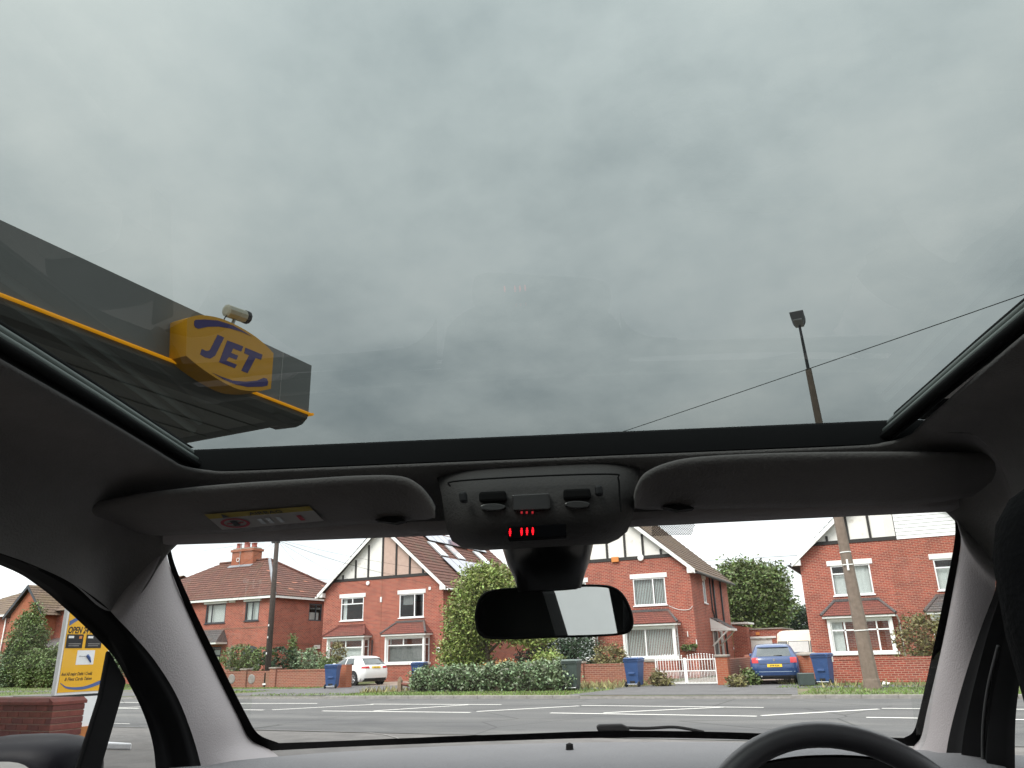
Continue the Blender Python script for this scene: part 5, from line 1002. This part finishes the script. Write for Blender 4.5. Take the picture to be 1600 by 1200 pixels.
# --- sunroof front frame and side rails
fr = MB(); r0, r1, r2 = [], [], []
for i in range(41):
    x = -.56 + 1.06 * i / 40; r0.append(Vector((x, 1.004, 1.628))); r1.append(Vector((x, 1.03, 1.664))); r2.append(Vector((x, 1.10, 1.686)))
fr.grid([r0, r1, r2]); fr.build('sunroof_front_frame', SEALM, CAR, smooth=True)
for s_ in (-1, 1):
    xb = -.50 if s_ < 0 else .425
    for k, (ox_, oz_, m) in enumerate(((.004, .010, DARKT), (.010, .020, RAILM), (.018, .031, RAILM), (.030, .041, DARKT))):
        MB().tube([(xb + s_ * ox_, d, ZR(d) + oz_ + .004) for d in [1.02 - .12 * j for j in range(22)]], .0045 if m is RAILM else .006, 8).build('sunroof_rail', m, CAR, smooth=True)
    w_ = MB(); w_.grid([[Vector((xb + s_ * .004, d, ZR(d) + .002)) for d in [1.02 - .12 * j for j in range(22)]], [Vector((xb + s_ * .05, d, ZR(d) + .055)) for d in [1.02 - .12 * j for j in range(22)]]]); w_.build('sunroof_side_frame', DARKT, CAR)
g_ = MB(); g_.grid([[Vector((cabx + .54 * (i / 10 - 1), d, ZR(d) + .050 + .010 * (1 - (i / 10 - 1) ** 2))) for i in range(21)] for d in [1.10 - .1 * j for j in range(28)]]); g_.build('glass_roof', TINT, CAR, smooth=True)
# outer roof skin
for s_ in (-1, 1):
    ro = MB(); ro.grid([[Vector((cabx + s_ * .535, d, ZR(d) + .07)) for d in [1.12 - .14 * j for j in range(20)]], [Vector((cabx + s_ * .62, d, ZR(d) + .055)) for d in [1.12 - .14 * j for j in range(20)]], [Vector((cabx + s_ * .70, d, ZR(d) - .06)) for d in [1.12 - .14 * j for j in range(20)]]]); ro.build('roof_side', PAINT, CAR, smooth=True)
MB().grid([[Vector((cabx + .70 * (i / 10 - 1), 1.10, 1.686 - .01 * abs(i / 10 - 1) ** 4)) for i in range(21)], [Vector((cabx + .70 * (i / 10 - 1), 1.16, 1.598)) for i in range(21)]]).build('roof_header', PAINT, CAR, smooth=True)
MB().grid([[Vector((cabx + .70 * (i / 5 - 1), -1.45, 1.73)) for i in range(11)], [Vector((cabx + .70 * (i / 5 - 1), -2.0, 1.60)) for i in range(11)]]).build('roof_tail', PAINT, CAR)

# --- windscreen
def dw(v): return 1.10 + .65 * max(0, min(1, (v - 825) / 330))
OL = [(258, 846), (267, 890), (297, 965), (332, 1040), (371, 1118), (391, 1155), (424, 1173)]; ORr = [(1496, 796), (1502, 840), (1491, 912), (1472, 1010), (1449, 1110), (1440, 1150), (1428, 1166)]
IL = [(264, 846), (276, 890), (309, 965), (346, 1040), (384, 1115), (404, 1147), (436, 1161)]; IR = [(1490, 797), (1492, 840), (1479, 912), (1459, 1010), (1437, 1110), (1427, 1143), (1412, 1153)]
OB = [(424, 1173), (520, 1168), (640, 1163), (800, 1157), (950, 1153), (1100, 1154), (1250, 1159), (1428, 1166)]; IB = [(436, 1161), (520, 1158), (640, 1153), (800, 1147), (950, 1142), (1100, 1143), (1250, 1148), (1412, 1153)]
fo = cr([K(u, v, dw(v) + .02) for u, v in OL], 30) + cr([K(u, v, dw(v) + .02) for u, v in OB], 40)[1:] + cr([K(u, v, dw(v) + .02) for u, v in ORr], 30)[::-1][1:]
fi = cr([K(u, v, dw(v) + .02) for u, v in IL], 30) + cr([K(u, v, dw(v) + .02) for u, v in IB], 40)[1:] + cr([K(u, v, dw(v) + .02) for u, v in IR], 30)[::-1][1:]
MB().grid([fo, fi]).build('windscreen_border', SEALM, CAR, smooth=True)
wl_ = cr([K(u - 25, v, dw(v) + .03) for u, v in OL], 16); wr_ = cr([K(u + 25, v, dw(v) + .03) for u, v in ORr], 16)
rows = []
for a, b in zip(wl_, wr_): rows.append([a.lerp(b, i / 16) + Vector((0, .05 * 4 * (i / 16) * (1 - i / 16), 0)) for i in range(17)])
up_ = [p + Vector((0, -.06, .05)) for p in rows[0]]; dn_ = [p + Vector((0, .12, -.07)) for p in rows[-1]]
MB().grid([up_] + rows + [dn_]).build('windscreen', WIND, CAR, smooth=True)
# dotted shade patch at the top of the screen
dp = MB()
for iy in range(11):
    for ix in range(26):
        u, v = 1019 + ix * 2.6 + (iy % 2) * 1.3, 817 + iy * 1.95 - ix * .06
        if u + (v - 817) * .35 > 1087: continue
        p = K(u, v, 1.15); s_ = .00078; dp.add([p + Vector((-s_, 0, -s_)), p + Vector((s_, 0, -s_)), p + Vector((s_, 0, s_)), p + Vector((-s_, 0, s_))], [(0, 1, 2, 3)])
tag(dp.build('shade_dots', SEALM, CAR), kind='stuff')

# --- A pillars
def pillar(inner, outer, bulge):
    a = cr(inner, 40); b = cr(outer, 40); rows = []
    for k in range(13):
        f = k / 12; rows.append([p.lerp(q, f) + Vector((bulge * math.sin(math.pi * f) ** .8, -.35 * abs(bulge) * math.sin(math.pi * f), 0)) for p, q in zip(a, b)])
    return MB().grid(rows).build('pillar_trim', TRIM, CAR, smooth=True)
pin_l = [K(u, v, dw(v) + .018) for u, v in OL] + [K(470, 1212, 1.70)]
pou_l = [K(172, 954, 1.10), K(204, 988, 1.16), K(241, 1031, 1.25), K(272, 1081, 1.34), K(297, 1138, 1.42), K(310, 1180, 1.47), K(318, 1215, 1.50), K(330, 1250, 1.53)]
pin_l[0] = K(259, 850, 1.10)
sm_l = [K(259, 850, 1.10), K(252, 880, 1.10), K(228, 918, 1.105), K(172, 954, 1.10)]
pin_l.insert(0, K(262, 805, 1.17)); pou_l.insert(0, K(120, 890, 1.17))
pillar(pin_l, pou_l, .014)
pin_r = [K(u, v, dw(v) + .018) for u, v in ORr] + [K(1395, 1205, 1.70)]; pin_r[0] = K(1494, 800, 1.10)
pou_r = [K(1560, 895, 1.10), K(1554, 925, 1.16), K(1535, 975, 1.25), K(1513, 1040, 1.34), K(1494, 1105, 1.42), K(1482, 1155, 1.47), K(1475, 1200, 1.50), K(1465, 1250, 1.53)]
pin_r.insert(0, K(1490, 755, 1.17)); pou_r.insert(0, K(1600, 845, 1.17))
pillar(pin_r, pou_r, -.014)
# --- left door frame, bar, glass
win_l = [KX(-240, 800, -.70), KX(0, 883, -.70), KX(60, 916, -.70), KX(102, 951, -.70), KX(147, 993, -.70), KX(180, 1029, -.70), KX(201, 1067, -.70), KX(222, 1110, -.70), KX(237, 1155, -.70), KX(243, 1200, -.70), KX(246, 1290, -.70)]
out_l = [KX(-220, 785, -.665), KX(0, 862, -.66), KX(57, 883, -.655), KX(113, 911, -.65), KX(150, 935, -.65)] + [K(172, 954, 1.10), K(204, 988, 1.16), K(241, 1031, 1.25), K(280, 1095, 1.36), K(310, 1180, 1.47), K(330, 1280, 1.53)]
a, b = cr(out_l, 60), cr(win_l, 60); rows = []
for k in range(9):
    f = k / 8; rows.append([p.lerp(q, f) + Vector(((.008 if k in (2, 3) else 0) + (-.006 if k in (4, 5) else 0), 0, 0)) for p, q in zip(a, b)])
MB().grid(rows).build('door_frame', SEALM, CAR, smooth=True)
bt, bb_ = [(170, 1020), (196, 1066)], [(108, 1260), (146, 1260)]
bar = MB(); ft = [KX(u, v, -.685) for u, v in ((172, 1015), (199, 1064), (161, 1196), (140, 1280), (98, 1280), (125, 1196), (158, 1090))]; bar.prism(ft, (-.008, 0, 0)); fixn(bar.build('window_divider', SEALM, CAR, bevel=.004))
gl_ = MB(); gl_.quad(Vector((-.708, -.1, .95)), Vector((-.708, 1.8, .95)), Vector((-.708, 1.8, 1.66)), Vector((-.708, -.1, 1.66))); gl_.build('side_window', SIDEG, CAR)
# --- right door frame (mostly hidden)
out_r = [Vector((.60, .45, 1.60)), K(1640, 815, .9), K(1600, 845, .98)] + pou_r[1:]
win_r = [Vector((.645, .40, 1.585)), K(1680, 850, .95), K(1640, 890, 1.02), K(1625, 930, 1.06), K(1610, 965, 1.1), K(1600, 1010, 1.14), K(1594, 1060, 1.19), K(1588, 1110, 1.23), K(1586, 1150, 1.25), K(1586, 1200, 1.27), K(1586, 1260, 1.3)]
a, b = cr(out_r, 60), cr(win_r, 60); rows = []
for k in range(9):
    f = k / 8; rows.append([p.lerp(q, f) + Vector(((-.012 if k in (3, 6) else 0) + (.008 if k == 4 else 0), 0, 0)) for p, q in zip(a, b)])
MB().grid(rows).build('door_frame', SEALM, CAR, smooth=True)
rs = [K(1560, 1010, 1.2), K(1545, 1070, 1.28), K(1537, 1130, 1.33), K(1536, 1200, 1.37), K(1538, 1260, 1.38)]; MB().tube(cr(rs, 20), .003, 6).build('door_edge_strip', mat('edge_strip', (.05, .05, .05), .6, .1), CAR, smooth=True)
MB().quad(Vector((.665, -.1, .95)), Vector((.665, 1.7, .95)), Vector((.645, 1.6, 1.66)), Vector((.645, -.1, 1.66))).build('side_window', SIDEG, CAR)

# --- sun visors
def visor(T, B, dT, dB):
    n_ = 60; a = cr([K(u, v, dT) for u, v in T], n_); b = cr([K(u, v, dB) for u, v in B], n_); rows = []
    up = Vector((0, 0, 1))
    prof = [(0.98, .010), (.5, .012), (.08, .010), (.02, .008), (-.005, .004), (.0, .000), (.04, -.003), (.2, -.006), (.5, -.006), (.8, -.003), (.96, -.001), (1.0, .006)]
    for f, h in prof: rows.append([p.lerp(q, f) + up * h for p, q in zip(a, b)])
    o = MB().grid(rows).build('sun_visor', VISR, CAR, smooth=True); return o, a, b
TL = [(140, 795), (220, 779), (300, 769), (380, 762), (460, 757), (560, 751), (625, 752), (655, 766), (672, 786), (680, 802)]; BL = [(165, 815), (230, 836), (300, 837), (380, 833), (460, 828), (560, 821), (618, 817), (650, 814), (670, 811), (680, 806)]
vl, va, vb = visor(TL, BL, .965, 1.065)
TR_ = [(991, 786), (995, 768), (1008, 748), (1040, 732), (1090, 722), (1200, 716), (1320, 714), (1440, 714), (1530, 716), (1600, 718)]; BR_ = [(991, 792), (998, 795), (1012, 797), (1050, 798), (1100, 797), (1200, 796), (1320, 793), (1440, 789), (1530, 775), (1600, 762)]
vr, _, _ = visor(TR_, BR_, .965, 1.065)
# clips and label
def on_visor(u, v, off=.003):
    best = None
    # the label lies on the visor face: depth runs between the two visor edges
    vT = itp([p[0] for p in TL], [p[1] for p in TL], u); vB = itp([p[0] for p in BL], [p[1] for p in BL], u); f = (v - vT) / (vB - vT)
    p = K(u, v, .965 + .10 * f); return p + Vector((0, -.004, -.0075))
LBLW = mat('label_white', (.32, .30, .29), .6, .05); LBLY = mat('label_yellow', (.30, .22, .02), .6, .05); LBLR = mat('label_red', (.35, .03, .05), .6, .05)
def lab(s_, t):   # s along, t down
    a = Vector((322, 796, 0)).lerp(Vector((485, 783, 0)), s_); b = Vector((350, 820, 0)).lerp(Vector((508, 806, 0)), s_); c = a.lerp(b, t); return on_visor(c.x, c.y)
def labpatch(nm, s0, s1, t0, t1, m, par, lift=0.0): 
    b = MB(); b.grid([[lab(s0 + (s1 - s0) * i / 6, t0 + (t1 - t0) * j / 3) + Vector((0, -lift, -lift)) for i in range(7)] for j in range(4)]); return b.build(nm, m, par)
labpatch('airbag_label', 0, 1, .30, 1, LBLW, vl); labpatch('airbag_label_header', 0, 1, 0, .30, LBLY, vl)
b = MB(); rg = [lab(.19 + .135 * math.cos(a), .65 + .30 * math.sin(a)) + Vector((0, -.0006, -.0006)) for a in [i * math.pi / 12 for i in range(24)]]; rg2 = [lab(.19 + .105 * math.cos(a), .65 + .22 * math.sin(a)) + Vector((0, -.0006, -.0006)) for a in [i * math.pi / 12 for i in range(24)]]
b.grid([rg, rg2], True); b.build('warning_ring', LBLR, vl); labpatch('warning_bar', .11, .27, .62, .69, LBLR, vl, .0007); labpatch('pictogram', .16, .22, .5, .8, INK, vl, .0008)
b = MB(); b.add([lab(.135, .28) + Vector((0, -.0006, -.0006)), lab(.205, .27) + Vector((0, -.0006, -.0006)), lab(.155, .04) + Vector((0, -.0006, -.0006))], [(0, 1, 2)]); b.build('warning_triangle', INK, vl)
for s0 in (.42, .50, .6, .8): labpatch('pictogram', s0, s0 + .045, .5, .85, STEEL if s0 < .7 else LBLR, vl, .0006)
o_, ex, ey = lab(.40, .24), (lab(.76, .24) - lab(.40, .24)), (lab(.40, .04) - lab(.40, .24)); ez_ = ex.cross(ey).normalized(); M_ = Matrix.Identity(4); exn = ex.normalized(); eyn = (ey - exn * ey.dot(exn)).normalized()
for i in range(3): M_[i][0], M_[i][1], M_[i][2], M_[i][3] = exn[i], ey.normalized()[i], ez_[i], o_[i] + ez_[i] * .0008
text_mesh('lettering', 'AIRBAG', ey.length * 1.25, M_, INK, vl, 0, 0, .0001, 'LEFT', ex.length / (ey.length * 1.25 * 3.9))
for par, pts, d_ in ((vl, [(585, 812), (600, 808), (628, 809), (632, 813), (615, 817)], 1.05), (vr, [(1038, 792), (1056, 789), (1078, 790), (1085, 794), (1060, 797)], 1.05)):
    b = MB(); b.prism([K(u, v, d_ - .012) for u, v in pts], (0, .02, 0)); fixn(b.build('mirror_clip', DARKT, par))

# --- overhead console
CONM = mat('console_trim', (.060, .055, .054), .75, .06, 20, .15, 260)
rws = [(728, 678, 1004, 1.01), (742, 684, 1000, .985), (765, 690, 996, .970), (795, 694, 992, .965), (820, 698, 988, .972), (838, 706, 980, .99), (849, 722, 966, 1.01), (855, 752, 950, 1.035), (854, 790, 920, 1.07), (840, 800, 915, 1.10)]
rows = []
for v, a, b, d in rws:
    rr = []
    for i in range(25):
        s_ = -1 + 2 * i / 24; u = (a + b) / 2 + (b - a) / 2 * s_; rr.append(K(u, v - 8 * s_ * (b - a) / 300, d + .045 * abs(s_) ** 5))
    rows.append(rr)
DISP = mat('display_black', (.004, .004, .005), .9, .1, spec=.05)
con = MB().grid(rows).build('overhead_console', CONM, CAR, smooth=True)
def cpatch(nm, us, m, d0=.958, th=.012, bev=.003): 
    b = MB(); b.prism([K(u, v, d0 + (.012 if v > 815 else 0)) for u, v in us], (0, th, 0)); return fixn(b.build(nm, m, con, bevel=bev))
pl_ = [(703, 760), (712, 752), (840, 744), (955, 741), (966, 748), (970, 790), (962, 806), (715, 812), (706, 800)]
for j in range(len(pl_)):
    pass
MB().tube([K(u, v, .962) for u, v in cr([Vector((u, v, 0)) for u, v in pl_[:5]], 30) and [(p.x, p.y) for p in cr([Vector((u, v, 0)) for u, v in pl_[:5] + [(968, 775), (970, 800)]], 40)]], .0012, 5).build('panel_seam', DARKT, con)
cpatch('switch', [(716, 768), (728, 767), (730, 784), (718, 785)], INK, .955); cpatch('switch', [(929, 758), (941, 757), (943, 773), (931, 774)], INK, .955)
LENS = mat('lamp_lens', (.05, .047, .047), .2, .1, coat=.6)
cpatch('reading_lamp', [(800, 773), (858, 770), (861, 794), (858, 796), (804, 798), (801, 796)], LENS, .958, .02, .004)
for cu_, cv_ in ((770, 792), (902, 788)):
    cpatch('reading_lamp', [(cu_ + 20 * math.cos(a), cv_ + 5.5 * math.sin(a)) for a in [i * math.pi / 10 for i in range(20)]], LENS, .959, .02, .002)
    cpatch('lamp_switch', [(cu_ - 22, cv_ - 24), (cu_ + 20, cv_ - 26), (cu_ + 22, cv_ - 10), (cu_ - 22, cv_ - 8)], DARKT, .958)
cpatch('display_screen', [(793, 823.5), (884, 818.5), (885, 838), (794, 843)], DISP, .945, .02, .001)
REDE = emit_mat('red_led', (1.0, .004, .012), .9)
for uu in (797, 815, 823.5, 832.5):
    cv_ = 832 - (uu - 797) * .055
    b = MB()
    for dy_, r_ in ((-4.6, 1.3), (-1.5, 2.0), (1.2, 1.9), (4.2, 1.2)): 
        b.add([K(uu + r_ * math.cos(a), cv_ + dy_ + 1.7 * math.sin(a), .9545 + dy_ * 0) for a in [i * math.pi / 4 for i in range(8)]], [tuple(range(8))])
    b.build('seat_belt_icon', REDE, con)
REDD = emit_mat('red_led_dim', (.6, .02, .03), .12)
for uu in (815, 823, 832): cpatch('indicator_light', [(uu - 1.5, 799), (uu + 1.5, 798.8), (uu + 1.5, 802), (uu - 1.5, 802.2)], REDD, .953, .004, 0)

# --- rear view mirror
mo = [(741, 962), (746, 940), (757, 926), (778, 920), (820, 917), (870, 915), (920, 913), (953, 915), (972, 926), (984, 946), (990, 968), (987, 984), (972, 992), (930, 995), (860, 997), (800, 999), (762, 998), (746, 988)]
mc0 = K(866, 957, 1.13); MN = Vector((math.sin(R_(10.5)), -math.cos(R_(10.5)), math.sin(R_(-2.2)))).normalized()
def kp(u, v, off=0.0):
    D = ray(u, v); D = Vector((D.dot(CRT), D.dot(CFW), D.z)); o = Vector((0, 0, CAMH)); return o + D * ((mc0 + MN * off - o).dot(MN) / D.dot(MN))
mu = [(p.x, p.y) for p in cr([Vector((u, v, 0)) for u, v in mo + mo[:1]], 61)[:-1]]
cu0, cv0_ = 866, 957
def scl(f, g=None): return [(cu0 + (u - cu0) * f, cv0_ + (v - cv0_) * (g or f)) for u, v in mu]
rings = [[kp(u, v, .0) for u, v in scl(.955, .90)], [kp(u, v, .004) for u, v in scl(.975, .955)], [kp(u, v, 0) for u, v in scl(1.0, 1.0)], [kp(u, v, -.012) for u, v in scl(1.0, .99)], [kp(u, v, -.03) for u, v in scl(.85, .75)], [kp(u, v, -.036) for u, v in scl(.5, .4)]]
rm = MB(); rm.grid(rings, True); rm.add(rings[-1], [tuple(range(60))]); MIR = fixn(rm.build('rear_view_mirror', DARKT, CAR, smooth=True))
MGL = mat('mirror_glass', (.85, .87, .86), .01, .0, metal=1.0)
b = MB(); b.add([kp(u, v, .0012) for u, v in scl(.957, .91)], [tuple(range(60))]); b.build('mirror_glass', MGL, MIR)
st_ = MB(); rows = []
for v, a, b_, d, dd in ((838, 783, 930, 1.10, .05), (858, 786, 926, 1.10, .05), (880, 793, 921, 1.105, .045), (900, 803, 914, 1.112, .035), (922, 810, 908, 1.12, .02)):
    rows.append([K((a + b_) / 2 + (b_ - a) / 2 * math.cos(t), v - 3 * math.cos(t), d - dd * (math.sin(t))) if True else 0 for t in [i * 2 * math.pi / 28 for i in range(28)]])
MB().grid(rows, True).build('mirror_stem', mat('gloss_black', (.01, .01, .011), .28, .1), MIR, smooth=True)

# --- dashboard, instrument hood, wheel, wiper
rows = []
for d, z in ((1.98, 1.15), (1.80, 1.195), (1.66, 1.214), (1.54, 1.219), (1.42, 1.218), (1.30, 1.214), (1.22, 1.20), (1.16, 1.165), (1.13, 1.10), (1.12, .95), (1.18, .7)):
    rows.append([Vector((cabx + .76 * s_, d + (.10 * s_ * s_ * -1 if d > 1.5 else 0), z - .012 * s_ ** 4 - (.012 * s_ * s_ if d > 1.5 else 0))) for s_ in [-1 + 2 * i / 40 for i in range(41)]])
da = MB().grid(rows).build('dashboard', DASHM, CAR, smooth=True)
p = K(890, 1162, 1.56); MB().lathe([(.001, .008), (.006, .006), (.007, -.004)], (p.x, 1.5, 1.222), 'z', 10).build('light_sensor', DARKT, da)
hx0, hx1 = K(1050, 1200, 1.32).x, K(1490, 1200, 1.32).x; hc = (hx0 + hx1) / 2; hr = (hx1 - hx0) / 2
rows = []
for d, k in ((1.46, .82), (1.40, .92), (1.33, 1.0), (1.26, 1.02), (1.24, .98)):
    rows.append([Vector((hc + hr * k * s_, d, 1.175 + .060 * k * (1 - abs(s_) ** 2.4))) for s_ in [-1 + 2 * i / 30 for i in range(31)]])
MB().grid(rows).build('instrument_hood', mat('hood_grey', (.10, .098, .105), .6, .05, 12, .2, 260), CAR, smooth=True)
MB().add([Vector((hc + hr * s_, 1.243, 1.172 + .058 * (1 - abs(s_) ** 2.4))) for s_ in [-1 + 2 * i / 30 for i in range(31)]] + [Vector((hc + hr, 1.243, 1.0)), Vector((hc - hr, 1.243, 1.0))], [tuple(range(33))]).build('instrument_panel', DARKT, CAR)
# wheel
wt = K(1272, 1132, 1.06); tilt = R_(24); wc_ = Vector((wt.x, wt.y + .180 * -math.sin(tilt), wt.z - .180 * math.cos(tilt)))
swM = Matrix.Translation(wc_) @ Matrix.Rotation(-tilt, 4, 'X')
b = MB(); rows = []
for i in range(72):
    a = 2 * math.pi * i / 72; rows.append([swM @ Vector(((.168 + .015 * math.cos(t)) * math.cos(a), .016 * math.sin(t), (.168 + .015 * math.cos(t)) * math.sin(a))) for t in [j * 2 * math.pi / 12 for j in range(12)]])
b.grid(rows + [rows[0]], True); swo = b.build('steering_wheel', LEATH, CAR, smooth=True)
for a in (R_(20), R_(160), R_(270)): MB().tube([swM @ Vector((.05 * math.cos(a), .02, .05 * math.sin(a))), swM @ Vector((.185 * math.cos(a), 0, .185 * math.sin(a)))], [.03, .018], 8).build('spoke', LEATH, swo, smooth=True)
fixn(MB().lathe([(.001, 0), (.07, .004), (.085, .03), (.08, .06)], (0, 0, 0), 'y', 24).build('hub', LEATH, swo, smooth=True)).matrix_local = swM
for a in (R_(38), R_(142)):
    c_ = swM @ Vector((.168 * math.cos(a), 0, .168 * math.sin(a))); t_ = swM.to_3x3() @ Vector((-math.sin(a), 0, math.cos(a))); MB().tube([c_ - t_ * .0015, c_ + t_ * .0015], .0165, 12).build('rim_seam', DARKT, swo)
# wipers at the base of the screen, outside the glass
wp = MB(); wp.prism([K(932, 1136, 1.86), K(936, 1133, 1.86), K(972, 1132, 1.86), K(985, 1138, 1.86), K(982, 1143, 1.86), K(934, 1143, 1.86)], (0, .03, 0)); wpo = fixn(wp.build('wiper', DARKT, CAR, bevel=.003))
MB().tube(cr([K(975, 1137, 1.87), K(1010, 1138, 1.87), K(1050, 1136, 1.87), K(1075, 1139, 1.87), K(1100, 1144, 1.87)], 16), .0035, 6).build('wiper_arm', DARKT, wpo)
MB().tube([K(985, 1144, 1.9), K(700, 1153, 1.93), K(500, 1163, 1.9)], .004, 5).build('wiper_blade', DARKT, wpo)
# --- driver's headrest and seats
hcx = K(1560, 880, .62).x
def seat(x, d, nm_h=True):
    b = MB(); rows = []
    for z, hw_, t0, t1 in ((.45, .23, -.02, .12), (.75, .25, -.05, .10), (1.0, .24, -.07, .06), (1.12, .18, -.07, .02), (1.17, .10, -.06, .0)):
        rows.append([Vector((x + hw_ * math.copysign(abs(math.cos(t)) ** .5, math.cos(t)), d + (t0 + t1) / 2 + (t1 - t0) / 2 * math.copysign(abs(math.sin(t)) ** .6, math.sin(t)), z)) for t in [i * 2 * math.pi / 24 for i in range(24)]])
    b.grid(rows, True); b.add(rows[-1], [tuple(range(24))]); s_ = b.build('seat_back', SEATM, CAR, smooth=True)
    MB().box(x - .24, x + .24, d + .02, d + .5, .38, .52).build('seat_cushion', SEATM, CAR, bevel=.05)
    return s_
def headrest(par, x, d, zc, hw_=.14, hh=.115, th=.05):
    b = MB(); rows = []
    for j in range(13):
        v = -math.pi / 2 + math.pi * j / 12; cz = math.copysign(abs(math.sin(v)) ** .6, math.sin(v)); cxy = abs(math.cos(v)) ** .55
        rows.append([Vector((x + hw_ * cxy * math.copysign(abs(math.cos(t)) ** .6, math.cos(t)), d + th * cxy * math.copysign(abs(math.sin(t)) ** .7, math.sin(t)), zc + hh * cz)) for t in [i * 2 * math.pi / 28 for i in range(28)]])
    b.grid(rows, True); b.build('headrest', SEATM, par, smooth=True)
    for s_ in (-.06, .06): MB().tube([(x + s_, d, zc - hh), (x + s_, d - .01, zc - hh - .16)], .007, 6).build('headrest_post', STEEL, par)
s1 = seat(.47, .62); headrest(s1, hcx + .145, .62, 1.385, .145, .125); s2 = seat(-.45, .25); headrest(s2, -.46, .25, 1.36)
b_seat = MB().box(-.62, .56, -1.0, -.82, .4, 1.12).build('rear_bench', SEATM, CAR, bevel=.06); MB().box(-.62, .56, -.8, -.35, .35, .55).build('rear_cushion', SEATM, CAR, bevel=.05)
# --- lower body, pillars behind, tail
for s_ in (-1, 1):
    x = cabx + s_ * .70
    MB().box(min(x, x + s_ * .1), max(x, x + s_ * .1), -1.9, 1.95, .28, 1.0).build('door', DARKT, CAR, bevel=.02)
    for pp in ([(.0, .98), (.20, .98), (.02, 1.66), (-.16, 1.66)], [(-2.0, .98), (-.52, .98), (-.56, 1.12), (-.64, 1.30), (-.74, 1.45), (-.86, 1.55), (-.92, 1.66), (-2.0, 1.66)]):
        MB().prism([(x - .02 * s_ + (cabx + s_ * .66 - x) * (z - .98) / .68, d, z) for d, z in pp], (s_ * .05, 0, 0)).build('body_pillar', DARKT, CAR)
    for d in (1.75, -1.1): fixn(MB().lathe([(.12, -.1), (.29, -.1), (.31, -.06), (.31, .06), (.29, .1), (.12, .1)], (cabx + s_ * .70, d, .31), 'x', 20).build('wheel', RUBBER, CAR, smooth=True))
    MB().quad(Vector((x, -.86, .98)), Vector((x, .02, .98)), Vector((cabx + s_ * .66, .02, 1.62)), Vector((cabx + s_ * .66, -.86, 1.62))).build('rear_side_window', glass_mat('rear_side_glass', (.85, .88, .87), 1.3), CAR)
MB().box(cabx - .72, cabx + .72, -1.9, 2.3, .24, .30).build('floor_pan', DARKT, CAR)
MB().box(cabx - .70, cabx + .70, -2.02, -1.95, .30, 1.05).build('tailgate', DARKT, CAR); MB().quad(Vector((cabx - .66, -2.0, 1.05)), Vector((cabx + .66, -2.0, 1.05)), Vector((cabx + .62, -1.95, 1.60)), Vector((cabx - .62, -1.95, 1.60))).build('rear_window', glass_mat('privacy_glass', (.03, .032, .032), 1.3), CAR)
MB().grid([[Vector((cabx + .74 * s_, d, z - .03 * s_ * s_)) for s_ in [-1 + .2 * i for i in range(11)]] for d, z in ((2.02, 1.08), (2.3, 1.03), (2.65, .93), (2.8, .8), (2.85, .35))]).build('bonnet', PAINT, CAR, smooth=True)
# --- door mirror (outside, left)
dmc = K(6, 1230, 1.22); 
dm_ = MB(); rows = []
for j in range(13):
    v = -math.pi / 2 + math.pi * j / 12
    rows.append([dmc + Vector((.105 * abs(math.cos(v)) ** .4 * math.copysign(abs(math.cos(t)) ** .6, math.cos(t)), .05 + .075 * math.sin(v), .068 * abs(math.cos(v)) ** .4 * math.copysign(abs(math.sin(t)) ** .7, math.sin(t)))) for t in [i * 2 * math.pi / 32 for i in range(32)]])
dm_.grid(rows, True); dmo = dm_.build('door_mirror', PAINT, CAR, smooth=True)
b = MB(); b.add([dmc + Vector((-.012 + .078 * math.copysign(abs(math.cos(t)) ** .5, math.cos(t)), -.030, -.012 + .050 * math.copysign(abs(math.sin(t)) ** .6, math.sin(t)))) for t in [i * 2 * math.pi / 32 for i in range(32)]], [tuple(range(32))]); b.build('mirror_glass', MGL, dmo)
MB().tube([dmc + Vector((.08, .05, -.05)), dmc + Vector((.2, .05, -.08))], .03, 8).build('mirror_arm', DARKT, dmo)
